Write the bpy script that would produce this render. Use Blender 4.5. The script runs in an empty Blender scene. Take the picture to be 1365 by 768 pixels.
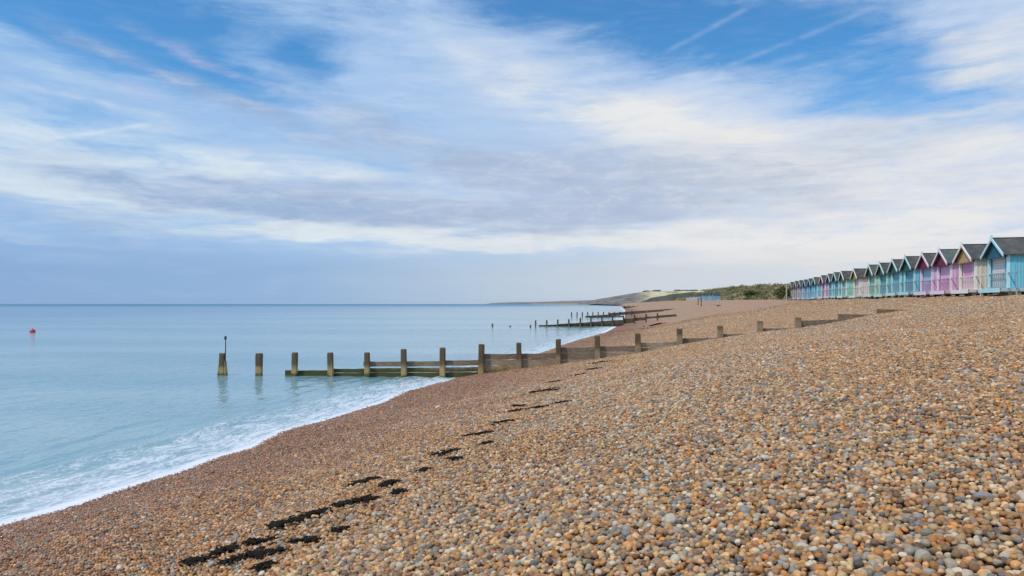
import bpy, math, random
import numpy as np
from mathutils import Vector, Matrix, noise as mnoise

random.seed(7); rng = np.random.default_rng(11)
R = math.radians
scn = bpy.context.scene
col = scn.collection

# ------------------------------------------------------------------ frame of the place
F = 960.0; CX = 682.5; HY = 405.0; EYE = 4.0       # focal length, horizon row (photo pixels), eye height above the sea
AX, AY = 0.2425, 0.9701                            # direction along the shore
NX, NY = 0.9701, -0.2425                           # direction inland

def uv_of(x, y): return NX*x + NY*y, AX*x + AY*y
def xy_of(u, v): return NX*u + AX*v, NY*u + AY*v
def sstep(x, a, b):
    t = np.clip((x-a)/(b-a), 0, 1); return t*t*(3-2*t)

# waterline, measured on the photograph at sea level
_wl = [(0,704),(35,696),(63,688.5),(115,673),(157,658),(200,645),(244,632),(279,617),(307,608),(345,598),(363,586),(384,576),
       (398,572),(442,561),(480,549),(516,537),(546,523),(573,516),(602,509),(619,503)]
_p = []
for px, py in _wl:
    d = EYE*F/(py-HY); _p.append(uv_of((px-CX)/F*d, d))
_p += [(-11.5,55), (-11.7,74), (-11.4,94), (-13.2,134), (-17,185), (-28,320), (-50,550), (-95,1000), (-208,1927), (-524,3167), (-1121,4873), (-1754,6260), (-1900,9000)]
_p = [(-11.9,-400),(-11.9,-10),(-12.1,5)] + sorted(_p, key=lambda q: q[1])
_pu = np.array([q[0] for q in _p]); _pv = np.array([q[1] for q in _p])
_dense_v = np.concatenate([np.arange(-60,160,.2), np.geomspace(160,15000,1500)])
_raw = np.interp(_dense_v, _pv, _pu)
# light smoothing of the near part
k = np.ones(5)/5.; _sm = _raw.copy(); n0 = 1100
_sm[2:n0-2] = np.convolve(_raw[:n0], k, 'valid')
def uw(v): return np.interp(v, _dense_v, _sm)

def groyne_point(px, X0, D0, kk):
    r = (px-CX)/F; S = (r*D0-X0)/(1+r*kk); return X0+S, D0-kk*S
G1 = (-16.3, 40.4, .114)
_gp = [(641,499.5),(692,494),(744,486.5),(797,479),(850,471.5),(905,459.5),(960,450.5),(1012,441.5),(1064,437),(1118,430),(1170,420.5),(1216,414)]
_gs, _gz = [-60.,-25.,-10.,-3.,0.], [-5.,-3.,-1.35,-.45,0.]
for px, py in _gp:
    x, y = groyne_point(px, *G1); u, v = uv_of(x, y); s = u-float(uw(v)); z = EYE-(py-HY)*y/F
    if s > _gs[-1]+.3: _gs.append(s); _gz.append(z)
_gz = [z_-(.065 if s_ > 5 else 0) for s_, z_ in zip(_gs, _gz)]
_gs += [28.3, 36., 4000.]; _gz += [4.5, 4.62, 4.7]
_ns = [-60.,-25.,-10.,-3.,0.,5.,8.5,12.,16.,21.,28.3,36.,4000.]
_nz = [-5.,-3.,-1.35,-.5,0.,1.05,1.85,2.6,3.2,3.8,4.5,4.62,4.7]

def vnoise(x, y, seed=0):
    """cheap smooth value noise"""
    xi = np.floor(x); yi = np.floor(y); xf = x-xi; yf = y-yi
    xf = xf*xf*(3-2*xf); yf = yf*yf*(3-2*yf)
    def h(a, b):
        t = np.sin(a*127.1+b*311.7+seed*74.7)*43758.5453; return t-np.floor(t)
    a = h(xi,yi); b = h(xi+1,yi); c = h(xi,yi+1); d = h(xi+1,yi+1)
    return (a+(b-a)*xf)*(1-yf)+(c+(d-c)*xf)*yf-.5

def ground_z(x, y):
    x = np.asarray(x, float); y = np.asarray(y, float)
    u, v = uv_of(x, y); s = u-uw(v)
    t = sstep(v, 14, 33)
    z = np.interp(s, _ns, _nz)*(1-t)+np.interp(s, _gs, _gz)*t
    z = z + sstep(s, 12, 30)*np.interp(v, [0,110,440,1200], [0,.05,1.35,1.5])
    # grassy bank behind the far huts
    top = np.interp(v, [95,125,200,281,450,650,900,1400], [0,2.6,3.9,4.9,7.2,10.,8,3])
    bank = sstep(s, np.interp(v,[0,110,400],[38,37,44]), np.interp(v,[0,110,400,700],[46,46,66,90]))
    z = z + bank*top*(1+.18*vnoise(u/14, v/14, 3)+.12*vnoise(u/6, v/6, 4))
    und = sstep(s, .5, 4)*(1-sstep(s, 40, 60))*(1-sstep(v,150,400))
    z = z + und*(.16*vnoise(u/4.2, v/7., 1)+.06*vnoise(u/1.3, v/2.0, 2))
    return z

def ray_hit(px, py):
    dx = (px-CX)/F; dz = -(py-HY)/F
    t = np.geomspace(1.5, 900, 6000)
    below = (EYE+dz*t) < ground_z(dx*t, t)
    i = int(np.argmax(below)); a, b = t[max(i-1,0)], t[i]
    for _ in range(20):
        m = (a+b)/2
        if EYE+dz*m < float(ground_z(dx*m, m)): b = m
        else: a = m
    return dx*b, b, float(ground_z(dx*b, b))

# ------------------------------------------------------------------ object helpers
def tag(o, label=None, cat=None, group=None, kind=None):
    if label: o['label'] = label
    if cat: o['category'] = cat
    if group: o['group'] = group
    if kind: o['kind'] = kind
    return o
def empty(name, loc=(0,0,0), rz=0):
    o = bpy.data.objects.new(name, None); o.empty_display_size = .3; col.objects.link(o)
    o.location = loc; o.rotation_euler = (0,0,rz); return o
class MB:
    def __init__(s): s.v = []; s.f = []; s.sm = []
    def add(s, vs, fs, smooth=False):
        n = len(s.v); s.v += [tuple(v) for v in vs]; s.f += [tuple(i+n for i in f) for f in fs]; s.sm += [smooth]*len(fs); return s
    def hexa(s, p):   # 8 corners: bottom ring 0-3, top ring 4-7
        return s.add(p, [(3,2,1,0),(4,5,6,7),(0,1,5,4),(1,2,6,5),(2,3,7,6),(3,0,4,7)])
    def box(s, x0, x1, y0, y1, z0, z1):
        return s.hexa([(x0,y0,z0),(x1,y0,z0),(x1,y1,z0),(x0,y1,z0),(x0,y0,z1),(x1,y0,z1),(x1,y1,z1),(x0,y1,z1)])
    def tube(s, pts, rad, n=8, caps=True):
        rings = []
        pts = [Vector(p) for p in pts]
        base = len(s.v)
        for i, p in enumerate(pts):
            t = (pts[min(i+1,len(pts)-1)]-pts[max(i-1,0)]).normalized()
            a = t.orthogonal().normalized() if abs(t.z) < .99 else Vector((1,0,0)); b = t.cross(a)
            r = rad[i] if hasattr(rad, '__len__') else rad
            for k in range(n):
                an = 2*math.pi*k/n; s.v.append(tuple(p+a*r*math.cos(an)+b*r*math.sin(an)))
        for i in range(len(pts)-1):
            for k in range(n):
                s.f.append((base+i*n+k, base+i*n+(k+1)%n, base+(i+1)*n+(k+1)%n, base+(i+1)*n+k)); s.sm.append(True)
        if caps:
            s.f.append(tuple(base+k for k in range(n))[::-1]); s.sm.append(False)
            s.f.append(tuple(base+(len(pts)-1)*n+k for k in range(n))); s.sm.append(False)
        return s
    def build(s, name, mat, parent=None, loc=None, bevel=0):
        m = bpy.data.meshes.new(name); m.from_pydata(s.v, [], s.f); m.update()
        m.polygons.foreach_set('use_smooth', s.sm)
        m.materials.append(mat)
        o = bpy.data.objects.new(name, m); col.objects.link(o)
        if parent: o.parent = parent
        if loc: o.location = loc
        if bevel:
            b = o.modifiers.new('edge', 'BEVEL'); b.width = bevel; b.segments = 2; b.limit_method = 'ANGLE'
        return o
def np_mesh(name, V, Fq, mat, smooth=True, nside=4):
    m = bpy.data.meshes.new(name); V = np.asarray(V, np.float32); Fq = np.asarray(Fq, np.int32)
    m.vertices.add(len(V)); m.vertices.foreach_set('co', V.ravel())
    m.loops.add(Fq.size); m.loops.foreach_set('vertex_index', Fq.ravel())
    m.polygons.add(len(Fq)); m.polygons.foreach_set('loop_start', np.arange(0, Fq.size, nside, dtype=np.int32))
    m.update(calc_edges=True); m.validate()
    m.polygons.foreach_set('use_smooth', np.full(len(m.polygons), smooth))
    m.materials.append(mat)
    o = bpy.data.objects.new(name, m); col.objects.link(o); return o
def grid_faces(nr, nc):
    i = np.arange(nr-1)[:,None]*nc+np.arange(nc-1)[None,:]
    i = i.ravel(); return np.stack([i, i+1, i+nc+1, i+nc], 1)
def color_attr(me, name, rgb):
    a = me.attributes.new(name, 'FLOAT_COLOR', 'POINT'); c = np.ones((len(me.vertices),4), np.float32); c[:,:3] = rgb
    a.data.foreach_set('color', c.ravel())
def float_attr(me, name, val):
    a = me.attributes.new(name, 'FLOAT', 'POINT'); a.data.foreach_set('value', np.asarray(val, np.float32).ravel())

# ------------------------------------------------------------------ node helpers
class NT:
    def __init__(s, tree): s.t = tree; s.n = tree.nodes; s.l = tree.links
    def new(s, typ, **kw):
        n = s.n.new(typ)
        for k_, v in kw.items(): setattr(n, k_, v)
        return n
    def put(s, sock, val):
        if isinstance(val, bpy.types.NodeSocket): s.l.new(val, sock)
        elif hasattr(val, '__len__') and len(val) == 3 and sock.type == 'RGBA': sock.default_value = (*val, 1)
        else: sock.default_value = val
    def math(s, op, a, b=0., c=None, clamp=False):
        n = s.new('ShaderNodeMath', operation=op, use_clamp=clamp); s.put(n.inputs[0], a); s.put(n.inputs[1], b)
        if c is not None: s.put(n.inputs[2], c)
        return n.outputs[0]
    def vmath(s, op, a, b=(0,0,0)):
        n = s.new('ShaderNodeVectorMath', operation=op); s.put(n.inputs[0], a); s.put(n.inputs[1], b); return n.outputs[0]
    def xyz(s, a, b, c):
        n = s.new('ShaderNodeCombineXYZ'); s.put(n.inputs[0], a); s.put(n.inputs[1], b); s.put(n.inputs[2], c); return n.outputs[0]
    def sep(s, v):
        n = s.new('ShaderNodeSeparateXYZ'); s.put(n.inputs[0], v); return n.outputs
    def noise(s, vec, scale, detail=4, rough=.5, dist=0., out=0):
        n = s.new('ShaderNodeTexNoise'); s.put(n.inputs['Vector'], vec); n.inputs['Scale'].default_value = scale
        n.inputs['Detail'].default_value = detail; n.inputs['Roughness'].default_value = rough; n.inputs['Distortion'].default_value = dist
        return n.outputs[out]
    def ramp(s, fac, stops, interp='LINEAR'):
        n = s.new('ShaderNodeValToRGB'); s.put(n.inputs[0], fac); cr = n.color_ramp; cr.interpolation = interp
        while len(cr.elements) > 1: cr.elements.remove(cr.elements[-1])
        cr.elements[0].position = stops[0][0]; cr.elements[0].color = (*stops[0][1], 1)
        for p, c in stops[1:]:
            e = cr.elements.new(p); e.color = (*c, 1)
        return n.outputs[0]
    def mix(s, f, a, b, mode='MIX'):
        n = s.new('ShaderNodeMix', data_type='RGBA', blend_type=mode); s.put(n.inputs[0], f); s.put(n.inputs[6], a); s.put(n.inputs[7], b); return n.outputs[2]
    def mapr(s, v, a, b, c=0., d=1., smooth=True):
        n = s.new('ShaderNodeMapRange', interpolation_type='SMOOTHSTEP' if smooth else 'LINEAR'); s.put(n.inputs[0], v)
        for i_, q in enumerate((a, b, c, d)): s.put(n.inputs[1+i_], q)
        return n.outputs[0]
    def bump(s, h, strength=.5, dist=.02, normal=None):
        n = s.new('ShaderNodeBump'); s.put(n.inputs['Height'], h); s.put(n.inputs['Strength'], strength); s.put(n.inputs['Distance'], dist)
        if normal is not None: s.l.new(normal, n.inputs['Normal'])
        return n.outputs[0]
def new_mat(name):
    m = bpy.data.materials.new(name); m.use_nodes = True; nt = NT(m.node_tree)
    b = m.node_tree.nodes['Principled BSDF']; return m, nt, b

# ------------------------------------------------------------------ materials
def paint(name, rgb, dirt=.35, rough=.55):
    m, nt, b = new_mat(name)
    tc = nt.new('ShaderNodeTexCoord').outputs['Object']
    st = nt.vmath('MULTIPLY', tc, (5, 5, .8))
    n1 = nt.noise(st, 2.2, 6, .65); n2 = nt.noise(tc, .9, 3, .5)
    c = nt.mix(nt.mapr(n1, .42, .75, 0, dirt), rgb, tuple(q*.55+.03 for q in rgb))
    c = nt.mix(nt.mapr(n2, .4, .8, 0, .3), c, tuple(min(1,q*1.15+.05) for q in rgb))
    nt.put(b.inputs['Base Color'], c); b.inputs['Roughness'].default_value = rough
    nt.put(b.inputs['Normal'], nt.bump(n1, .3, .01))
    return m
def boards(name, rgb, pitch=.14, vertical=True, dirt=.2):
    """painted boarding: grooves as relief, slight board-to-board change"""
    m, nt, b = new_mat(name)
    tc = nt.new('ShaderNodeTexCoord').outputs['Object']; sp = nt.sep(tc)
    co = nt.math('ADD', sp[0], sp[1]) if vertical else sp[2]
    q = nt.math('DIVIDE', co, pitch); fr = nt.math('FRACT', q); idx = nt.math('FLOOR', q)
    gro = nt.mapr(nt.math('ABSOLUTE', nt.math('SUBTRACT', fr, .5)), .40, .5, 1, 0)
    wn = nt.new('ShaderNodeTexWhiteNoise', noise_dimensions='1D'); nt.put(wn.inputs['W'], idx)
    n1 = nt.noise(nt.vmath('MULTIPLY', tc, (6,6,1)), 2.0, 6, .65)
    c = nt.mix(nt.math('MULTIPLY', wn.outputs[0], .35), rgb, tuple(t*.75 for t in rgb))
    c = nt.mix(nt.mapr(n1, .45, .8, 0, dirt), c, tuple(t*.5+.04 for t in rgb))
    nt.put(b.inputs['Base Color'], c); b.inputs['Roughness'].default_value = .6
    nt.put(b.inputs['Normal'], nt.bump(gro, .9, .025))
    return m
def timber(name, dark=1.0):
    m, nt, b = new_mat(name)
    tc = nt.new('ShaderNodeTexCoord').outputs['Object']
    pos = nt.new('ShaderNodeNewGeometry').outputs['Position']; z = nt.sep(pos)[2]
    gr = nt.noise(nt.vmath('MULTIPLY', tc, (1.4, 9, 9)), 3.5, 8, .7, 1.2)
    big = nt.noise(pos, 1.1, 4, .6)
    c = nt.ramp(gr, [(.25,(.060*dark,.035*dark,.018*dark)),(.5,(.17*dark,.115*dark,.065*dark)),(.75,(.31*dark,.235*dark,.155*dark))])
    c = nt.mix(nt.mapr(big, .45, .7, 0, .55), c, (.26*dark,.225*dark,.17*dark))
    orr = nt.new('ShaderNodeObjectInfo').outputs['Random']
    c = nt.mix(nt.math('MULTIPLY', orr, .75), c, nt.mix(gr, (.10*dark,.07*dark,.045*dark), (.30*dark,.24*dark,.18*dark)))
    c = nt.mix(nt.mapr(gr, .50, .62, 0, .6), c, (.42*dark,.35*dark,.27*dark))
    zz = nt.math('ADD', z, nt.math('MULTIPLY', nt.math('SUBTRACT', big, .5), .9))
    rust = nt.mapr(zz, .75, .30, 0, .6)
    c = nt.mix(rust, c, nt.mix(gr, (.17*dark,.085*dark,.02), (.38*dark,.24*dark,.08)))
    moss = nt.mapr(zz, .62, .30, 0, .92)
    c = nt.mix(moss, c, nt.mix(gr, (.014*dark,.022*dark,.006), (.085*dark,.10*dark,.022)))
    nt.put(b.inputs['Base Color'], c); b.inputs['Roughness'].default_value = .85
    nt.put(b.inputs['Normal'], nt.bump(gr, .8, .02))
    return m
def post_timber(name, dark=1.0):
    m, nt, b = new_mat(name)
    tc = nt.new('ShaderNodeTexCoord').outputs['Object']
    pos = nt.new('ShaderNodeNewGeometry').outputs['Position']; z = nt.sep(pos)[2]
    gr = nt.noise(nt.vmath('MULTIPLY', tc, (9, 9, 1.3)), 3.0, 8, .7, 1.0)
    big = nt.noise(pos, 1.7, 4, .6)
    c = nt.ramp(gr, [(.25,(.050*dark,.032*dark,.016*dark)),(.5,(.16*dark,.105*dark,.05*dark)),(.75,(.33*dark,.235*dark,.12*dark))])
    zz = nt.math('ADD', z, nt.math('MULTIPLY', nt.math('SUBTRACT', big, .5), .8))
    lz = nt.math('ADD', nt.sep(tc)[2], nt.math('MULTIPLY', nt.math('SUBTRACT', big, .5), .5))
    c = nt.mix(nt.mapr(lz, .85, 1.2, 0, .6), c, nt.mix(gr, (.035,.025,.016), (.13,.095,.06)))
    c = nt.mix(nt.mapr(lz, 1.05, .75, 0, .55), c, nt.mix(gr, (.20*dark,.15*dark,.09*dark), (.55*dark,.44*dark,.30*dark)))
    c = nt.mix(nt.mapr(zz, .62, .35, 0, .75), c, nt.mix(gr, (.24*dark,.14*dark,.04*dark), (.62*dark,.44*dark,.19*dark)))
    c = nt.mix(nt.mapr(zz, .22, .02, 0, .9), c, nt.mix(gr, (.03,.045,.01), (.09,.12,.03)))
    nt.put(b.inputs['Base Color'], c); b.inputs['Roughness'].default_value = .8
    nt.put(b.inputs['Normal'], nt.bump(gr, .9, .03))
    return m
def felt(name, rgb):
    m, nt, b = new_mat(name)
    tc = nt.new('ShaderNodeTexCoord').outputs['Object']; sp = nt.sep(tc)
    br = nt.new('ShaderNodeTexBrick'); nt.put(br.inputs['Vector'], nt.xyz(sp[1], nt.math('MULTIPLY', sp[2], 1.9), 0))
    br.inputs['Scale'].default_value = 3.6; br.inputs['Mortar Size'].default_value = .018
    br.inputs['Color1'].default_value = (*[q*.72 for q in rgb],1); br.inputs['Color2'].default_value = (*[q*1.35 for q in rgb],1); br.inputs['Mortar'].default_value = (*[q*.4 for q in rgb],1)
    n = nt.noise(tc, 1.6, 6, .65)
    c = nt.mix(nt.mapr(n, .4, .75, 0, .55), br.outputs[0], (.16,.16,.13))
    nt.put(b.inputs['Base Color'], c); b.inputs['Roughness'].default_value = .9
    nt.put(b.inputs['Normal'], nt.bump(nt.math('ADD', br.outputs[1], nt.noise(tc, 40, 2)), .3, .01))
    return m
MAT = {}
def P(key, rgb, **k):
    if key not in MAT: MAT[key] = paint(key, rgb, **k)
    return MAT[key]
M_timber = timber('weathered groyne timber', 1.05); M_pale = timber('bleached groyne timber', 1.6); M_post = post_timber('weathered post timber', 1.1)
M_timber_d = timber('dark wet timber', .45); M_post_d = post_timber('dark wet post', .4)

# pebble palette (real stone colours)
PAL = np.array([(.50,.28,.115),(.52,.25,.075),(.40,.19,.065),(.56,.36,.18),(.64,.49,.31),(.36,.29,.22),(.22,.23,.24),(.46,.43,.37),
                (.16,.085,.045),(.40,.15,.06),(.62,.54,.46),(.13,.14,.165),(.52,.32,.20),(.30,.19,.105)])
W_UP = np.array([17,12,9,15,10,9,6,6,5,2.5,3,3.5,9,9.]); W_LOW = np.array([14,15,16,7,4,5,3,2.5,9,11,1.5,2.5,8,9.])

def mat_pebble():
    m, nt, b = new_mat('pebble stone')
    at = nt.new('ShaderNodeAttribute', attribute_type='INSTANCER', attribute_name='pc')
    aw = nt.new('ShaderNodeAttribute', attribute_type='INSTANCER', attribute_name='wet')
    tc = nt.new('ShaderNodeTexCoord').outputs['Object']
    rnd = nt.vmath('MULTIPLY', at.outputs['Color'], (37., 53., 71.))
    n = nt.noise(nt.vmath('ADD', tc, rnd), 1.6, 6, .65); n2 = nt.noise(nt.vmath('ADD', tc, rnd), 9., 3, .6)
    c = nt.mix(nt.mapr(n, .42, .68, 0, .55), at.outputs['Color'], nt.mix(1.0, at.outputs['Color'], (1.35,1.3,1.2), 'MULTIPLY'))
    c = nt.mix(nt.mapr(n2, .55, .75, 0, .4), c, nt.mix(1.0, c, (.5,.42,.36), 'MULTIPLY'))
    nt.put(b.inputs['Base Color'], c)
    nt.put(b.inputs['Roughness'], nt.mapr(aw.outputs['Fac'], 0, 1, .62, .28, False))
    return m
def mat_beach():
    m, nt, b = new_mat('shingle beach')
    pos = nt.new('ShaderNodeNewGeometry').outputs['Position']; sp = nt.sep(pos)
    fl = nt.xyz(sp[0], sp[1], nt.math('MULTIPLY', sp[2], .3))
    wet = nt.new('ShaderNodeAttribute', attribute_name='wet').outputs['Fac']
    def cells(scale, seed):
        v = nt.new('ShaderNodeTexVoronoi'); nt.put(v.inputs['Vector'], nt.vmath('ADD', fl, (seed, seed*1.7, 0))); v.inputs['Scale'].default_value = scale
        return v.outputs['Distance'], v.outputs['Color']
    d1, c1 = cells(17., 0.)
    rr = nt.sep(c1)[0]
    def pal(w):
        idx = np.argsort(PAL.sum(1)*0+np.arange(len(PAL))*0+rng.random(len(PAL))); acc = 0; st = []
        for i in idx:
            st.append((acc/w.sum(), tuple(PAL[i]))); acc += w[i]
        return nt.ramp(rr, st, 'CONSTANT')
    c = nt.mix(wet, pal(W_UP), nt.mix(1., pal(W_LOW), (.62,.55,.5), 'MULTIPLY'))
    d2, c2 = cells(3.2, 5.)
    c = nt.mix(nt.mapr(nt.sep(c2)[1], .4, 1, 0, .6), c, nt.mix(1., c, (.62,.60,.60), 'MULTIPLY'))
    d3, c3 = cells(.9, 8.)
    c = nt.mix(nt.mapr(nt.sep(c3)[0], .55, 1, 0, .5), c, nt.mix(1., c, (1.3,1.22,1.12), 'MULTIPLY'))
    big = nt.noise(pos, .12, 5, .6)
    c = nt.mix(nt.mapr(big, .4, .65, 0, .5), c, nt.mix(1., c, (1.12,1.0,.9), 'MULTIPLY'))
    c = nt.mix(nt.mapr(d1, .40, .66, 0, .55), c, (.10,.065,.04))  # darker between cells: sand colour with the shade of the stone gaps included
    grit_shade = nt.new('ShaderNodeAttribute', attribute_name='grit_shade').outputs['Fac']
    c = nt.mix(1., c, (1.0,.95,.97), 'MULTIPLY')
    nt.put(b.inputs['Base Color'], nt.mix(nt.math('MULTIPLY', grit_shade, .9), c, (.045,.030,.020))); b.inputs['Roughness'].default_value = .7  # near ground: dark grit with the shade between pebbles painted into its colour
    nt.put(b.inputs['Normal'], nt.bump(nt.math('SUBTRACT', 1, d1), .55, .03))
    return m

# ------------------------------------------------------------------ beach terrain
s_l = np.unique(np.concatenate([-np.geomspace(14,60,8), np.arange(-12,42,.5), np.geomspace(42,100,24), np.geomspace(100,3000,16)]))
v_l = np.unique(np.concatenate([np.arange(-40,0,2.), np.arange(0,60,.6), np.arange(60,160,2.), np.geomspace(160,9000,110)]))
VV, SS = np.meshgrid(v_l, s_l, indexing='ij')
UU = uw(VV)+SS; X, Y = xy_of(UU, VV); Z = ground_z(X, Y)
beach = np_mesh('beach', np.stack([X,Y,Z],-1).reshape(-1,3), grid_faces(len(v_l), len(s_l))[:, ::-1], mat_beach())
def wetness(s, v):
    return np.clip(1-sstep(s+1.4*vnoise(v/3.1, s*0+.5, 9), 1.5, 9.5), 0, 1)
def mat_mix_grass(o): pass
float_attr(beach.data, 'wet', wetness(SS, VV).ravel())
tag(beach, kind='structure')
# grass colour of the bank lives on the same ground sheet
nt = NT(beach.data.materials[0].node_tree); bb = nt.n['Principled BSDF']
pos = nt.new('ShaderNodeNewGeometry').outputs['Position']
land = nt.new('ShaderNodeAttribute', attribute_name='land').outputs['Fac']
g1 = nt.noise(pos, .11, 6, .7); g2 = nt.noise(pos, .8, 5, .7)
gc = nt.ramp(g1, [(.3,(.045,.055,.02)),(.45,(.10,.10,.035)),(.56,(.26,.21,.10)),(.7,(.33,.27,.15))])
gc = nt.mix(nt.mapr(g2, .4, .7, 0, .7), gc, (.06,.07,.025))
old = bb.inputs['Base Color'].links[0].from_socket
nt.put(bb.inputs['Base Color'], nt.mix(land, old, gc))
float_attr(beach.data, 'grit_shade', ((1-sstep(Y, 60, 98))*sstep(SS,-.5,.5)*(1-sstep(SS,26.5,27.6))).ravel())
float_attr(beach.data, 'land', (sstep(SS, np.interp(VV,[0,110,400],[34,37,44]), np.interp(VV,[0,110,400],[36,39.5,49]))).ravel())

# ------------------------------------------------------------------ shingle: loose pebbles as real stones
def pebble_points():
    out = []
    # rings of growing distance, each a jittered hexagonal layout
    edges = [1.2, 9., 15., 22., 32., 46., 66., 100.]
    space = [.036, .038, .041, .046, .054, .066, .095]
    for (a, b_), sp in zip(zip(edges[:-1], edges[1:]), space):
        xs = np.arange(-b_*.78-4, b_*.78+4, sp); ys = np.arange(a-.0, b_, sp*.866)
        XX, YY = np.meshgrid(xs, ys); XX = XX+(np.arange(len(ys))%2)[:,None]*sp*.5
        XX = XX+rng.uniform(-.27,.27,XX.shape)*sp; YY = YY+rng.uniform(-.27,.27,YY.shape)*sp
        x = XX.ravel(); y = YY.ravel()
        ok = (np.abs(x) < y*.74+2.8)
        x = x[ok]; y = y[ok]
        u, v = uv_of(x, y); s = u-uw(v)
        ok = (s > -.5) & (s < 27.4) & ((y < 60) | (rng.random(len(y)) < (100-y)/40))
        x = x[ok]; y = y[ok]; s = s[ok]; v = v[ok]
        out.append(np.stack([x, y, s, v, np.full(len(x), sp)], 1))
    return np.concatenate(out)
Q = pebble_points(); n = len(Q)
# a second sparse population of larger stones on top
big = rng.random(n) < .018
Z0 = ground_z(Q[:,0], Q[:,1])
size = Q[:,4]*1.0*np.exp(rng.normal(0,.18,n)); size[big] *= rng.uniform(1.2,1.7,big.sum())
patch = vnoise(Q[:,2]/1.6, Q[:,3]/2.8, 21)+.6*vnoise(Q[:,2]/.5, Q[:,3]/.9, 22)
size *= 1+.22*patch-.12*(1-sstep(Q[:,2],1,9))
scl = np.stack([size*rng.uniform(.95,1.25,n), size*rng.uniform(.85,1.05,n), size*rng.uniform(.72,1.0,n)],1)*.5
rot = np.stack([rng.normal(0,.33,n), rng.normal(0,.33,n), rng.uniform(0,6.283,n)],1)
zj = rng.uniform(.0,.95,n)*Q[:,4]+big*.2*Q[:,4]
wet = wetness(Q[:,2], Q[:,3])
mixw = np.clip(wet+rng.normal(0,.12,n),0,1)
def pick(w):
    cdf = np.cumsum(w/w.sum()); return PAL[np.minimum(np.searchsorted(cdf, rng.random(n)), len(PAL)-1)]
W_GREY = np.array([11,7,4,12,11,12,10,11,4,1.5,5,6,8,8.])
zone = sstep(vnoise(Q[:,2]/5.5+3, Q[:,3]/8., 61)+.5*vnoise(Q[:,2]/2., Q[:,3]/3., 62)+.25*sstep(Q[:,2],5,14), .02, .42)
C = np.where((rng.random(n) < mixw)[:,None], pick(W_LOW), np.where((rng.random(n) < zone)[:,None], pick(W_GREY), pick(W_UP)))
greyish = np.array([(.30,.33,.37),(.50,.51,.50),(.25,.28,.33),(.40,.40,.39)])[rng.integers(0,4,n)]
gb = (big & (rng.random(n) < .62)); C[gb] = greyish[gb]
C = C*np.exp(rng.normal(-.30,.32,n))[:,None]; C = (C*.94+C.mean(0)*.06)*np.array([1.05,.98,.85]); fr_ = (.32*sstep(Q[:,1],18,70))[:,None]; C = C*(1-fr_)+C.mean(0)*fr_
C = C*(1-.30*wet)[:,None]*(np.array([1,1,1])-wet[:,None]*np.array([-.06,.06,.10]))
C = C*np.minimum(1, .62/C.max(1))[:,None]; C = np.clip(C, .025, .7)
print('pebbles', n)
pm = bpy.data.meshes.new('shingle'); pm.vertices.add(n)
pm.vertices.foreach_set('co', np.stack([Q[:,0],Q[:,1],Z0+zj],1).astype(np.float32).ravel())
for nm, arr in (('rot',rot),('scl',scl)):
    a = pm.attributes.new(nm, 'FLOAT_VECTOR', 'POINT'); a.data.foreach_set('vector', arr.astype(np.float32).ravel())
color_attr(pm, 'pc', C); float_attr(pm, 'wet', wet)
M_peb = mat_pebble(); pm.materials.append(M_peb)
shingle = bpy.data.objects.new('shingle', pm); col.objects.link(shingle); tag(shingle, 'multicoloured loose shingle pebbles covering the whole beach', 'pebbles', kind='stuff')
g = bpy.data.node_groups.new('pebbles', 'GeometryNodeTree')
g.interface.new_socket('Geometry', in_out='INPUT', socket_type='NodeSocketGeometry'); g.interface.new_socket('Geometry', in_out='OUTPUT', socket_type='NodeSocketGeometry')
gi = g.nodes.new('NodeGroupInput'); go = g.nodes.new('NodeGroupOutput')
gt = g.nodes.new('GeometryNodeGeometryToInstance')
for i_ in range(8):
    ico = g.nodes.new('GeometryNodeMeshIcoSphere'); ico.inputs['Radius'].default_value = 1; ico.inputs['Subdivisions'].default_value = 3
    sp_ = g.nodes.new('GeometryNodeSetPosition'); nz = g.nodes.new('ShaderNodeTexNoise'); nz.inputs['Scale'].default_value = .75; nz.inputs['Detail'].default_value = 1.2
    ps = g.nodes.new('GeometryNodeInputPosition'); ad = g.nodes.new('ShaderNodeVectorMath'); ad.operation = 'ADD'; ad.inputs[1].default_value = (i_*7.3, i_*3.1, -i_*5.7)
    g.links.new(ps.outputs[0], ad.inputs[0]); g.links.new(ad.outputs[0], nz.inputs['Vector'])
    sb = g.nodes.new('ShaderNodeVectorMath'); sb.operation = 'SUBTRACT'; sb.inputs[1].default_value = (.5,.5,.5); g.links.new(nz.outputs['Color'], sb.inputs[0])
    sc = g.nodes.new('ShaderNodeVectorMath'); sc.operation = 'SCALE'; sc.inputs['Scale'].default_value = .70; g.links.new(sb.outputs[0], sc.inputs[0])
    g.links.new(sc.outputs[0], sp_.inputs['Offset']); g.links.new(ico.outputs['Mesh'], sp_.inputs['Geometry'])
    ss_ = g.nodes.new('GeometryNodeSetShadeSmooth'); g.links.new(sp_.outputs[0], ss_.inputs['Geometry'])
    sm_ = g.nodes.new('GeometryNodeSetMaterial'); sm_.inputs['Material'].default_value = M_peb; g.links.new(ss_.outputs[0], sm_.inputs['Geometry'])
    g.links.new(sm_.outputs[0], gt.inputs[0])
mp = g.nodes.new('GeometryNodeMeshToPoints'); g.links.new(gi.outputs[0], mp.inputs[0])
ip = g.nodes.new('GeometryNodeInstanceOnPoints'); g.links.new(mp.outputs[0], ip.inputs['Points']); g.links.new(gt.outputs[0], ip.inputs['Instance'])
ip.inputs['Pick Instance'].default_value = True
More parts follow.
